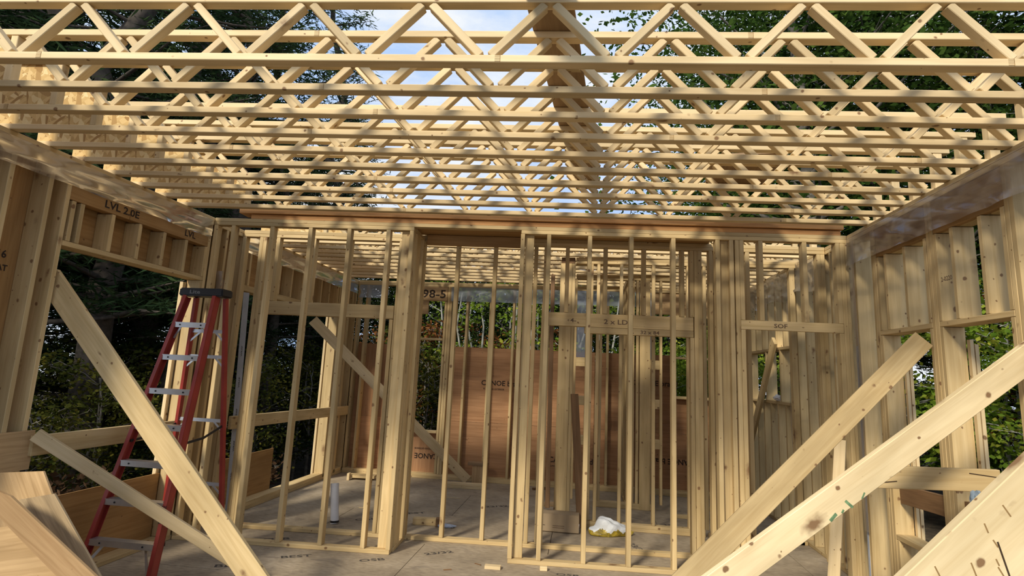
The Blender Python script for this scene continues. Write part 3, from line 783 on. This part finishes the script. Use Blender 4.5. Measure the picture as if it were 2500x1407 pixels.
slab('plywood_offcut', [(-3.24, .723), (-3.075, .757), (-2.0, 0.0), (-3.24, 0.0)], 3.06, .012, MPP, 'broad brown plywood piece in the bottom left corner')
slab('plywood_offcut', [(-3.062, .922), (-1.55, 0.0), (-1.86, 0.0), (-3.219, .883), (-3.238, .967)], 3.0, .016, MPB, 'long brown plywood strip sloping down in front of the striped offcut')
B(wl, 'plywood_gusset', XL + .001, XL + .014, 3.10, 3.87, .885, 1.152, MPP)

# ================================================================== LADDER
ld = tag(empty('step_ladder', (-3.42, 4.3, 0)), 'red fibreglass step ladder with aluminium steps and black cap', 'ladder')
TL, TR = Vector((-3.505, 4.80, 2.245)), Vector((-3.225, 4.80, 2.245))
FL, FR = Vector((-3.725, 4.30, 0.004)), Vector((-3.118, 4.30, 0.004))
BL, BR = Vector((-3.800, 5.30, 0.004)), Vector((-3.19, 5.30, 0.004))
UL, UR = Vector((-3.485, 4.90, 2.245)), Vector((-3.200, 4.90, 2.245))
def rail(a, b, out_):
    # channel section: web plate and two flanges in one mesh
    a, b = Vector(a), Vector(b)
    X = (b - a).normalized(); Y = Vector((0, 1, 0)); Y = (Y - X * Y.dot(X)).normalized(); Z = X.cross(Y)
    bm = bmesh.new(); ln = (b - a).length
    for (sy, sz, oy, oz) in ((.075, .006, 0, .013 * out_), (.006, .032, -.036, 0), (.006, .032, .036, 0)):
        r = bmesh.ops.create_cube(bm, size=1)
        for v in r['verts']: v.co = Vector((v.co.x * ln, v.co.y * sy + oy, v.co.z * sz + oz))
    me = bpy.data.meshes.new('rail'); bm.to_mesh(me); bm.free(); me.materials.append(MRED)
    o = bpy.data.objects.new('front_rail', me); put(o, ld)
    setm(o, (a + b) / 2, Matrix((X, Y, Z)).transposed(), ld)
    return o
rl = rail(FL, TL, 1)
rr = rail(FR, TR, -1)
for n_, (a, b) in (('rear_rail', (BL, UL)), ('rear_rail', (BR, UR))):
    P(ld, n_, a, b, .028, .045, (0, -1, 0), MRED)
for kz in range(7):
    t = (0.315 + kz * .282) / 2.245
    a, b = FL.lerp(TL, t), FR.lerp(TR, t)
    bm = bmesh.new()
    w = (b - a).length - .02
    for (sx, sy_, sz, oy, oz) in ((w, .078, .004, .0, 0), (w, .004, .045, -.038, -.02), (w, .004, .03, .038, -.014)):
        r = bmesh.ops.create_cube(bm, size=1)
        for v in r['verts']: v.co = Vector((v.co.x * sx, v.co.y * sy_ + oy, v.co.z * sz + oz))
    me = bpy.data.meshes.new('step'); bm.to_mesh(me); bm.free(); me.materials.append(MALU)
    o = bpy.data.objects.new('step', me); put(o, ld); setm(o, (a + b) / 2, Matrix.Identity(3), ld)
    for s_ in (-1, 1):
        tube('rivet', (a + b) / 2 + Vector((s_ * w * .33, -.044, -.02)), (a + b) / 2 + Vector((s_ * w * .33, -.040, -.02)), .007, MBLK, o, 8)
for kz in (1, 3, 5, 6):
    t = (0.315 + (kz if kz < 6 else 5.8) * .282) / 2.245
    a, b = BL.lerp(UL, t), BR.lerp(UR, t)
    P(ld, 'rear_bar', a, b, .03, .012, (0, -1, 0), MALU)
    for s_, e in ((1, a), (-1, b)):
        P(ld, 'rear_brace', e + Vector((s_ * .10, 0, .0)), e + Vector((0, 0, -.09)), .016, .004, (0, -1, 0), MALU)
for a, s_ in ((FL, 1), (FR, -1)):
    ta = (0.30) / 2.245
    e = a.lerp(TL if s_ > 0 else TR, ta)
    P(ld, 'foot_brace', e + Vector((s_ * .12, .02, 0)), a + Vector((s_ * .02, .0, .08)), .022, .005, (0, -1, 0), MALU)
    e2 = a.lerp(TL if s_ > 0 else TR, .86)
    P(ld, 'top_brace', e2 + Vector((s_ * .07, .0, .05)), e2 + Vector((s_ * .01, .0, -.06)), .016, .005, (0, -1, 0), MALU)
for a, b in ((FL, TL), (FR, TR)):
    e1 = a.lerp(b, .455)
    e2 = (BL if a is FL else BR).lerp(UL if a is FL else UR, .50)
    mid = (e1 + e2) / 2 + Vector((0, 0, -.03))
    P(ld, 'spreader', e1, mid, .02, .005, (1, 0, 0), MBLK); P(ld, 'spreader', mid, e2, .02, .005, (1, 0, 0), MBLK)
bm = bmesh.new(); r = bmesh.ops.create_cube(bm, size=1)
for v in bm.verts: v.co = Vector((v.co.x * (.42 if v.co.z < 0 else .41), v.co.y * .16, v.co.z * .07))
bmesh.ops.bevel(bm, geom=list(bm.edges), offset=.01, segments=2, affect='EDGES')
me = bpy.data.meshes.new('top_cap'); bm.to_mesh(me); bm.free(); me.materials.append(MBLK)
cap = bpy.data.objects.new('top_cap', me); put(cap, ld); setm(cap, Vector((-3.355, 4.84, 2.283)), Matrix.Identity(3), ld)
text(cap, 'cap_print', 'Lite', .045, (-3.46, 4.758, 2.268), RX90, plain('cap_print_grey', (.18, .18, .18)), 1.5)
Xr = (TR - FR).normalized(); Zr = Vector((0, -1, .2)); Zr = (Zr - Xr * Zr.dot(Xr)).normalized(); Yr = Zr.cross(Xr)
text(rr, 'rail_print', 'LITE', .05, FR.lerp(TR, .20) + Zr * .043 + Yr * -.018, Matrix((Xr, Yr, Zr)).transposed(), MBLK, 1.4)
for p_ in (FL, FR, BL, BR):
    B(ld, 'foot', p_.x - .03, p_.x + .03, p_.y - .045, p_.y + .045, 0.0005, .03, MBLK)

# ================================================================== SMALL THINGS ON THE FLOOR
pv = tag(empty('plumbing_pipe', (-2.66, 6.56, 0)), 'white plastic plumbing pipe standing up through the left floor', 'pipe')
tube('pipe', (-2.66, 6.56, 0.001), (-2.715, 6.60, 0.41), .045, MWHT, pv, 24)
tube('pipe_band', (-2.66, 6.56, .012), (-2.661, 6.561, .034), .047, MBLK, pv, 24)
bxo = tag(empty('cardboard_box', (-0.215, 7.02, 0)), 'flat long cardboard box with printed side standing below the built up post', 'box')
def cb(n, x0, x1, y0, y1, z0, z1, M): return B(bxo, n, x0, x1, y0, y1, z0, z1, M)
cb('box_body', -.425, -.015, 6.95, 7.16, 0.001, .19, MCARD)
P(bxo, 'flap', (-.43, 6.945, .10), (-.01, 6.945, .10), .175, .005, (0, -1, .08), MCARD2)
P(bxo, 'flap', (-.43, 7.02, .193), (-.01, 7.02, .193), .13, .005, (0, -.05, 1), MCARD2)
P(bxo, 'tape', (-.008, 6.94, .10), (-.008, 7.0, .02), .03, .003, (1, 0, 0), MWHT)
text(bxo, 'print', 'ESP', .045, (-.46, 6.940, .045), RX90, MINK, 1.2)
for q in range(3): B(bxo, 'print', -.30, -.17, 6.938, 6.9385, .03 + q * .02, .036 + q * .02, MPEN)
# sack
sk = tag(empty('plastic_sack', (0.30, 7.12, 0)), 'crumpled white plastic sack with yellow printed bottom on floor', 'sack')
def sack():
    bm = bmesh.new()
    bmesh.ops.create_icosphere(bm, subdivisions=4, radius=1)
    rr_ = random.Random(5)
    for v in bm.verts:
        p = v.co.copy()
        n = 0.10 * math.sin(p.x * 3.2 + p.z * 4) + 0.05 * math.sin(p.y * 5 + p.x * 6 + 1) + 0.025 * math.sin(p.z * 9 - p.x * 8)
        z = max(-0.55, p.z)
        w = 1.0 + 0.25 * (0.4 - z)
        x_ = p.x * w * (1 + n)
        v.co = Vector((x_ * .20 + (z * -.02), p.y * .11 * w * (1 + n), (z + .55) * .115 * (1 + n * 1.4)))
    return bm
bm = sack()
me = bpy.data.meshes.new('sack_body'); bm.to_mesh(me); bm.free()
me.materials.append(plain('white_sack', (0.74, 0.76, 0.78), .4, var=.06)); me.materials.append(MYELP)
for p_ in me.polygons: p_.material_index = 1 if p_.center.z < .058 + .02 * math.sin(p_.center.x * 40) else 0
o = bpy.data.objects.new('sack_body', me); put(o, sk); setm(o, Vector((0.33, 7.05, 0.002)), Matrix.Rotation(.3, 3, 'Z'), sk)
mesh_obj('sack_corner', [(0.42, 7.12, .10), (0.60, 7.10, .035), (0.56, 7.05, .004), (0.46, 7.05, .03), (.5, 7.12, .07)], [(0, 4, 3), (4, 1, 2), (4, 2, 3)], MYELP, sk)
def scrap(name, x, y, lx, ly, lz, a, M, label, z=0.001, cat='scrap wood', group=None):
    o = bpy.data.objects.new(name, box_mesh(lx, ly, lz, M)); put(o)
    setm(o, Vector((x, y, z + lz / 2)), Matrix.Rotation(a, 3, 'Z'), None)
    return tag(o, label, cat, group)
scrap('lumber_offcut', -.755, 5.55, .14, .06, .026, .03, MP, 'short pale offcut against left end of right bottom plate')
scrap('lumber_offcut', -.31, 5.62, .065, .04, .035, .1, MP, 'tiny pale offcut in front of right bottom plate')
scrap('lumber_offcut', -1.69, 9.02, .62, .09, .038, .12, MP, 'lower pale board under the foot of back room brace')
scrap('lumber_offcut', -1.68, 9.04, .60, .088, .038, .10, MP, 'upper pale board under the foot of back room brace', .041)
scrap('lumber_offcut', -3.33, 9.15, .40, .19, .038, .12, MS, 'short scrap plank lying flat in far left corner', .03)
scrap('lumber_offcut', -3.50, 9.02, .038, .09, .10, .1, MP, 'scrap block propping the far left corner plank')
scrap('lumber_offcut', -1.72, 6.83, .26, .09, .07, .15, MS, 'offcut block lying behind the recessed studs')
scrap('lumber_offcut', -1.565, 6.805, .04, .09, .085, .15, MK, 'dark end block beside the offcut behind recessed studs')
scrap('lumber_offcut', -0.38, 8.35, .30, .20, .02, .3, MPP, 'flat plywood scrap on floor left of the built up post')
scrap('lumber_offcut', -0.62, 9.35, .22, .05, .03, .6, MK, 'dark scrap stick near back wall by the posts')
scrap('lumber_offcut', 1.95, 8.9, .6, .09, .038, .6, MS, 'scrap board lying on the floor of the right back room')
scrap('lumber_offcut', -1.73, 8.30, .22, .012, .006, -.02, MP, 'thin pale splinter on floor of the back room')
scrap('lumber_offcut', -2.64, 7.35, .10, .012, .006, -.1, MP, 'thin pale splinter behind the left studs')
scrap('lumber_offcut', -0.90, 5.62, .07, .01, .006, -.5, MK, 'small dark splinter left of the right bottom plate')
scrap('lumber_offcut', -1.13, 5.40, .07, .014, .006, .5, MK, 'small dark splinter in front of the recess')
scrap('lumber_offcut', 0.20, 6.98, .06, .02, .008, .3, MWHT, 'small white scrap in front of the sack', cat='scrap')
scrap('lumber_offcut', -3.40, 8.3, .05, .03, .012, .3, MWHT, 'small white scrap near left opening of back room', cat='scrap')
# rag on the brace, plastic shreds on the floor
def blob(name, c, s, M, label, cat, seed=1):
    bm = bmesh.new(); bmesh.ops.create_icosphere(bm, subdivisions=3, radius=1)
    for v in bm.verts:
        p = v.co; n = .22 * math.sin(p.x * 6 + seed) * math.sin(p.y * 5 + 2 * seed) + .12 * math.sin(p.z * 11 + p.x * 7)
        v.co = Vector((p.x * s[0], p.y * s[1], p.z * s[2])) * (1 + n)
    me = bpy.data.meshes.new(name); bm.to_mesh(me); bm.free(); me.materials.append(M)
    o = bpy.data.objects.new(name, me); put(o); setm(o, Vector(c), Matrix.Identity(3), None)
    return tag(o, label, cat)
blob('rag', (2.10, 3.62, 1.15), (.032, .03, .05), MCLOTH, 'crumpled blue grey rag tucked behind the nearest right brace', 'rag', 2)
blob('plastic_scrap', (-1.46, 6.78, .018), (.10, .04, .018), MWRAP, 'crumpled shiny plastic scrap on floor behind recessed studs', 'scrap', 3)
blob('plastic_scrap', (XR + .03, 8.22, 1.555), (.06, .06, .04), MWHT, 'crumpled white plastic on the small right opening sill', 'scrap', 4)
ms = tag(empty('stone_block', (-1.58, 9.45, 0)), 'rough block with flat cap stone standing against the back wall', 'stone')
B(ms, 'block', -1.68, -1.50, 9.44, 9.56, 0.001, .27, MPP); B(ms, 'cap_stone', -1.75, -1.44, 9.42, 9.57, .272, .32, MPW)

# ================================================================== TREES
rng = np.random.default_rng(11)
def tube_path(pts, rad, n=7):
    """tapered limb through points -> verts, quads"""
    pts = [Vector(p) for p in pts]
    V, F = [], []
    for k, p in enumerate(pts):
        d = (pts[min(k + 1, len(pts) - 1)] - pts[max(k - 1, 0)]).normalized()
        a = d.orthogonal().normalized(); b = d.cross(a)
        for i in range(n):
            t = 2 * math.pi * i / n
            V.append(p + (a * math.cos(t) + b * math.sin(t)) * rad[k])
    for k in range(len(pts) - 1):
        for i in range(n):
            j = (i + 1) % n
            F.append((k * n + i, k * n + j, (k + 1) * n + j, (k + 1) * n + i))
    return V, F
def merge(lst):
    V, F = [], []
    for v, f in lst:
        o = len(V); V += v; F += [tuple(i + o for i in q) for q in f]
    return V, F
def leaves(centers, per, spread, length, width, droop=0.0):
    """real leaf shapes scattered round the twig ends: four-sided leaves folded along the middle"""
    c = np.repeat(np.asarray(centers, float), per, axis=0)
    n = len(c)
    sp = np.repeat(np.broadcast_to(np.asarray(spread, float), (len(centers), 3)), per, axis=0)
    c = c + rng.normal(0, 1, (n, 3)) * sp
    d = rng.normal(0, 1, (n, 3)); d[:, 2] = d[:, 2] * .45 - droop
    d /= np.linalg.norm(d, axis=1)[:, None]
    e = np.cross(d, rng.normal(0, 1, (n, 3))); e /= np.linalg.norm(e, axis=1)[:, None]
    l = (length * rng.uniform(.6, 1.3, n))[:, None]; w = (width * rng.uniform(.7, 1.3, n))[:, None]
    V = np.empty((n, 4, 3))
    V[:, 0] = c; V[:, 1] = c + d * l * .45 + e * w * .5; V[:, 2] = c + d * l; V[:, 3] = c + d * l * .45 - e * w * .5
    return V.reshape(-1, 3)
def quads(name, V, M):
    n = len(V) // 4
    me = bpy.data.meshes.new(name)
    me.vertices.add(4 * n); me.vertices.foreach_set('co', V.astype(np.float32).ravel())
    me.loops.add(4 * n); me.loops.foreach_set('vertex_index', np.arange(4 * n, dtype=np.int32))
    me.polygons.add(n)
    me.polygons.foreach_set('loop_start', np.arange(0, 4 * n, 4, dtype=np.int32))
    me.polygons.foreach_set('loop_total', np.full(n, 4, dtype=np.int32))
    me.materials.append(M)
    me.update(calc_edges=True)
    return me
def limb_mesh(name, parts, M):
    V, F = merge(parts)
    me = bpy.data.meshes.new(name); me.from_pydata([tuple(v) for v in V], [], F); me.materials.append(M)
    me.polygons.foreach_set('use_smooth', [True] * len(me.polygons)); me.update()
    return me
R = random.Random(21)
def pine_proto(h, base, spread, seed, needles):
    R.seed(seed)
    pts = [(R.uniform(-.12, .12) * k, R.uniform(-.12, .12) * k, h * k / 8) for k in range(9)]
    trunk = tube_path(pts, [.26 * (1 - k / 9.2) + .02 for k in range(9)], 9)
    br, cen = [], []
    z = base
    while z < h * .97:
        t = z / h; k = min(7, int(t * 8)); a = Vector(pts[k]).lerp(Vector(pts[k + 1]), t * 8 - k)
        ln0 = spread * (1 - t) ** .7 * (.75 + .25 * math.sin(z * 3))
        for _ in range(R.choice((3, 4, 5))):
            if R.random() < .12: continue
            az = R.uniform(0, 2 * math.pi); ln = ln0 * R.uniform(.55, 1.15) + .3
            d = Vector((math.cos(az), math.sin(az), 0))
            q = [a, a + d * ln * .5 + Vector((0, 0, ln * .06)), a + d * ln + Vector((0, 0, ln * R.uniform(-.02, .22)))]
            br.append(tube_path(q, [.05 * (1 - t) + .018, .03 * (1 - t) + .012, .006], 5))
            m_ = max(3, int(ln * 3.2))
            for s in range(m_):
                u = .30 + .70 * (s + R.random()) / m_
                p = Vector(q[0]).lerp(Vector(q[2]), u)
                side = Vector((-d.y, d.x, 0)) * R.uniform(-.34, .34) * ln * (1.15 - u)
                cen.append(p + side + Vector((0, 0, R.uniform(-.02, .10) + ln * .05 * math.sin(u * 3))))
        z += R.uniform(.30, .52)
    return limb_mesh('trunk', [trunk] + br, MBARK), quads('needles', leaves([tuple(c) for c in cen], needles, (.20, .20, .085), .25, .036), MPINE)
def broad_proto(h, r, seed, per, lm, bm_, leaf=.15, lean=.0, ncl=260, trunk_r=.17, crown0=.28, stems=1):
    R.seed(seed)
    parts, cen = [], []
    for s in range(stems):
        bx_, by_ = (0, 0) if stems == 1 else (R.uniform(-.25, .25), R.uniform(-.25, .25))
        lx, ly = R.uniform(-.12, .12) * h + lean * h, R.uniform(-.12, .12) * h
        pts = [Vector((bx_ + lx * (k / 6) ** 1.3 + R.uniform(-.05, .05) * k * .5, by_ + ly * (k / 6) ** 1.3 + R.uniform(-.05, .05) * k * .5, h * k / 6 * .95)) for k in range(7)]
        parts.append(tube_path(pts, [trunk_r * (1 - k / 7.0) + .008 for k in range(7)], 8))
        nb = max(4, int(ncl / 12 / stems))
        for b in range(nb):
            t = crown0 + (1 - crown0) * (b + R.random()) / nb
            k = min(5, int(t * 6)); a = pts[k].lerp(pts[k + 1], t * 6 - k)
            ln = r * (1 - ((t - .55) / .62) ** 2 * .75) * R.uniform(.6, 1.1)
            az = b * 2.4 + R.uniform(-.5, .5); d = Vector((math.cos(az), math.sin(az), R.uniform(.15, .65))).normalized()
            q = [a, a + d * ln * .5 + Vector((R.uniform(-.1, .1), R.uniform(-.1, .1), 0)), a + d * ln]
            parts.append(tube_path(q, [trunk_r * .35 * (1 - t) + .012, trunk_r * .2 * (1 - t) + .009, .004], 5))
            for c in range(12):
                u = R.uniform(.35, 1.08)
                p = Vector(q[0]).lerp(q[2], u)
                if c % 3 == 0:
                    e = p + Vector((R.uniform(-1, 1), R.uniform(-1, 1), R.uniform(-.3, .6))) * ln * .25
                    parts.append(tube_path([p, e], [.010, .003], 4)); p = e
                cen.append(p + Vector((R.uniform(-1, 1), R.uniform(-1, 1), R.uniform(-.5, .5))) * ln * .2)
    return limb_mesh('trunk', parts, bm_), quads('leaves', leaves([tuple(c) for c in cen], per, (.28 * r / 2.2 + .05, .28 * r / 2.2 + .05, .12 * r / 2.2 + .03), leaf, leaf * .62, .15), lm)
PINE_A = pine_proto(15, 3.2, 4.2, 1, 28)
PINE_B = pine_proto(13, 0.9, 3.2, 2, 26)
MAP_A = broad_proto(13, 4.0, 3, 46, MMAP, MBARKG, .115, ncl=560, trunk_r=.22, crown0=.30)
MAP_B = broad_proto(11, 3.4, 4, 42, MMAP, MBARKG, .11, ncl=480, trunk_r=.18, crown0=.22)
YEL = broad_proto(4.6, 1.7, 5, 17, MYEL, MBIRCH, .12, ncl=260, trunk_r=.045, crown0=.15, stems=2)
OLV = broad_proto(3.6, 1.6, 6, 13, MOLV, MBARKG, .10, ncl=260, trunk_r=.04, crown0=.12, stems=2)
GRN = broad_proto(6.5, 2.2, 9, 34, MDRK, MBARKG, .10, ncl=380, trunk_r=.07, crown0=.08, stems=2)
ORG = broad_proto(4.4, 1.6, 7, 12, MORG, MBIRCH, .13, ncl=180, trunk_r=.05, crown0=.3, stems=3)
SAP = broad_proto(4.6, .9, 10, 4, MYEL, MBIRCH, .11, ncl=72, trunk_r=.045, crown0=.5, stems=3)
BRN = broad_proto(.9, .9, 8, 10, MBRN, MBARKG, .11, ncl=150, trunk_r=.02, crown0=.05, stems=3)
def tree(proto, name, leafname, x, y, s, rz, label, cat, group, z=None, sz=1.0):
    t = empty(name, (x, y, -0.8 if z is None else z), rz)
    t.scale = (s, s, s * sz)
    tag(t, label, cat, group)
    for nm, me in (('trunk', proto[0]), (leafname, proto[1])):
        o = bpy.data.objects.new(nm, me); COL.objects.link(o); o.parent = t
        if nm == leafname: o['kind'] = 'stuff'
    return t
TR_ = random.Random(5)
def zone(x, y):
    a = math.degrees(math.atan2(x, y))
    for lim, w in ((-52, 'beyond the left picture edge'), (-44, 'behind the far left truss ends'), (-35, 'beyond the first left opening'), (-27, 'beyond the second left opening'),
                   (0, 'left of the open sky'), (14, 'right of the open sky'), (25, 'beyond the back right corner'), (34, 'beyond the right wall openings')):
        if a < lim: return w
    return 'at the right picture edge'
G1, G2, G3 = 'tall pines beyond the left wall', 'trees standing behind the house', 'leafy trees beyond the right side'
for i, (x, y, s, p) in enumerate([(-7.6, 8.4, .95, 0), (-9.5, 11.7, 1.05, 0), (-8.6, 7.9, .9, 0), (-7.6, 11.5, .95, 0), (-11.5, 9.0, 1.1, 0), (-8.6, 14.2, .95, 0), (-10.0, 14.0, 1.05, 0),
        (-13.0, 11.5, 1.15, 0), (-9.0, 18.5, 1.1, 0), (-15.5, 13.5, 1.1, 0), (-10.6, 6.3, 1.0, 0),
        (-14.0, 7.5, 1.1, 0), (-18.0, 10.0, 1.2, 0), (-13.5, 4.0, 1.05, 0)]):
    tree(PINE_A, 'pine_tree', 'needles', x, y, s, i * 1.9, 'tall dark pine with bare lower trunk ' + zone(x, y), 'tree', G1 + ' ' + zone(x, y))
for i, (x, y, s) in enumerate([(-8.4, 5.6, .62), (-9.5, 7.4, .75), (-12.0, 6.4, .85), (-8.9, 9.6, .7), (-7.4, 10.0, .55), (-11.0, 12.0, .8), (-8.5, 13.0, .7), (-6.9, 12.6, .6), (-10.8, 16.6, .8), (-8.0, 16.0, .7),
        (-14.5, 10.0, .9), (-17.0, 8.0, 1.0), (-15.0, 5.0, .95), (-6.6, 15.6, .6), (-13.0, 14.4, .9), (-16.0, 15.0, 1.0), (-12.2, 3.6, .7), (-19.0, 13.0, 1.1), (-20.0, 9.0, 1.15), (-21.0, 17.0, 1.2), (-18.0, 20.5, 1.2), (-14.0, 19.0, 1.1), (-19.0, 6.0, 1.1), (-22.0, 12.5, 1.2), (-9.8, 21.0, 1.0), (-11.5, 8.0, .8), (-9.9, 12.4, .75)]):
    tree(PINE_B, 'young_pine', 'needles', x, y, s, i * 2.3, 'young evergreen with low branches ' + zone(x, y), 'tree', 'young evergreens ' + zone(x, y))
for i, (x, y, s) in enumerate([(-6.6, 6.5, .55), (-6.9, 7.8, .65), (-6.4, 9.3, .6), (-7.9, 6.6, .6), (-6.2, 10.8, .7), (-7.6, 8.6, .75), (-6.0, 12.4, .75), (-6.8, 5.3, .5), (-8.6, 5.2, .6), (-7.2, 13.6, .8), (-5.9, 14.0, .8)]):
    tree(OLV, 'undergrowth_bush', 'leaves', x, y, s, i * 1.3, 'olive green leafy bush ' + zone(x, y), 'bush', 'undergrowth ' + zone(x, y), -.85)
for i, (x, y, s) in enumerate([(-5.3, 5.3, .8), (-5.7, 5.9, .9), (-5.4, 6.6, .7), (-6.0, 5.0, .9), (-5.2, 8.2, .8), (-5.5, 9.2, .8), (-5.4, 4.7, .8), (-6.2, 6.2, .9)]):
    tree(BRN, 'dry_brush', 'leaves', x, y, s, i * 1.7, 'dry brown brush and twigs on the ground outside the left wall', 'bush', 'dry brush outside the left wall', -.8)
for i, (x, y, s, p) in enumerate([(-5.5, 22, .95, 1), (-2.5, 23.5, .9, 0), (.5, 24, .9, 1), (3.0, 23.0, .95, 0), (-8.0, 23.5, 1.0, 1), (-4.0, 26.0, .95, 1), (-1.0, 26.5, .9, 1), (2.0, 26.5, .95, 1), (-6.5, 26.5, 1.0, 0), (5.0, 25.0, 1.1, 0), (-11.0, 26.0, 1.2, 1), (-15.0, 24.0, 1.2, 0)]):
    tree(PINE_B if p else MAP_B, 'forest_tree', 'foliage', x, y, s * (.66 if p else .76), i * 2.1, 'dark forest tree in the tree line behind the back wall', 'tree', G2)
for i, (x, y, s) in enumerate([(-4.6, 14.2, .72), (-3.5, 15.2, .8), (-2.4, 14.6, .72), (-1.3, 15.4, .76), (-.2, 14.8, .74), (.9, 15.4, .78), (2.0, 14.9, .76), (3.2, 15.3, .8), (-5.6, 15.8, .85), (-3.0, 17.3, .85), (-.8, 17.2, .85), (1.4, 17.4, .85), (3.8, 17.0, .9), (-5.0, 18.2, .95)]):
    tree(GRN, 'thicket', 'leaves', x, y, s, i * 1.9, 'dark green leafy thicket behind the back wall', 'bush', 'thickets behind the back wall')
for i, (x, y, s) in enumerate([(-2.3, 12.6, .95), (-1.6, 12.9, 1.0), (-1.0, 12.5, .9), (-.35, 13.0, 1.0), (-2.9, 13.2, 1.0), (.6, 12.8, .95)]):
    tree(SAP, 'birch_sapling', 'leaves', x, y, s, i * 2.7, 'pale thin sapling with bare stems behind the back wall', 'tree', 'pale saplings behind the back wall')
for i, (x, y, s) in enumerate([(-3.1, 11.9, .62), (-3.5, 12.4, .7), (1.9, 12.0, .72), (2.4, 12.5, .8), (1.6, 12.9, .7), (2.9, 11.8, .7)]):
    tree(YEL if x > 0 else OLV, 'bright_sapling', 'leaves', x, y, s * (1 if x > 0 else 1.25), i * 1.5, ('bright yellow green' if x > 0 else 'olive green') + ' sapling behind the ' + ('right' if x > 0 else 'left') + ' opening of the back wall', 'tree', 'saplings behind the ' + ('right' if x > 0 else 'left') + ' opening of the back wall')
for i, (x, y, s) in enumerate([(-1.15, 13.6, .72), (-.8, 14.1, .8), (-3.9, 13.4, .8), (-2.2, 14.0, .7)]):
    tree(ORG, 'orange_maple', 'leaves', x, y, s, i * 1.5, 'small maple with rusty orange leaves behind the back wall', 'tree', 'orange maples behind the back wall')
for i, (x, y, s, p) in enumerate([(4.6, 11.8, 1.0, 0), (5.2, 16.0, 1.0, 0), (6.4, 13.0, 1.05, 0), (8.9, 13.4, 1.0, 0), (5.2, 17.5, 1.1, 1), (11.0, 10.0, 1.0, 0), (9.6, 7.0, .95, 1), (12.5, 12.5, 1.1, 0), (6.5, 21.0, 1.1, 0), (4.9, 21.0, .8, 1), (14.5, 8.5, 1.1, 1), (16.0, 13.0, 1.2, 0)]):
    tree((MAP_A, MAP_B)[p], 'maple_tree', 'leaves', x, y, s, i * 2.2 + .4, 'tall green leafy tree with grey trunk ' + zone(x, y), 'tree', G3 + ' ' + zone(x, y))
for i, (x, y, s) in enumerate([(6.2, 6.3, .8), (7.0, 7.6, .9), (6.6, 8.8, .85), (7.6, 6.4, .95), (8.4, 8.2, 1.0), (6.3, 10.2, .9), (7.9, 9.8, 1.0), (8.9, 6.7, 1.0), (5.8, 11.4, .9), (8.9, 9.0, 1.0), (9.6, 8.0, 1.05), (7.2, 5.4, .9), (8.2, 5.8, .95), (10.0, 9.8, 1.1), (9.4, 5.6, 1.0), (7.0, 9.4, .8), (5.9, 8.0, .7)]):
    tree(YEL if i % 3 else GRN, 'leafy_sapling', 'leaves', x, y, s * (1 if i % 3 else .6), i * 1.1, ('yellow green' if i % 3 else 'dark green') + ' sapling ' + zone(x, y), 'tree', 'saplings ' + zone(x, y), -.6)
for i, (x, y, s) in enumerate([(11.5, 8.0, .8), (12.0, 10.5, .85), (13.5, 6.5, .9), (11.0, 6.0, .75), (10.8, 12.0, .8), (14.5, 11.0, 1.0), (9.0, 15.0, .8), (8.0, 17.0, .85), (11.0, 16.0, .9), (7.2, 15.2, .75), (9.8, 12.6, .75), (13.0, 14.0, 1.0), (9.5, 13.8, .85), (16.0, 9.0, 1.1)]):
    tree(PINE_B, 'young_pine', 'needles', x, y, s, i * 2.3 + 1, 'dark young evergreen deep in the wood right of the house', 'tree', 'young evergreens right of the house')
for i, (x, y, s) in enumerate([(9.0, 11.6, 1.15), (10.6, 11.8, 1.3), (8.2, 10.9, 1.05)]):
    tree(ORG, 'autumn_tree', 'leaves', x, y, s, i * 1.1, 'rusty autumn tree beyond the right wall top', 'tree', 'autumn trees right of the house')
for i, (x, y, s) in enumerate([(4.2, 4.6, .5), (4.8, 5.6, .5), (5.4, 6.6, .6), (4.6, 7.2, .5)]):
    tree(BRN, 'dry_brush', 'leaves', x, y, s, i * 1.1, 'low dry brush on the ground outside the right openings', 'bush', 'dry brush outside the right openings', -.75)
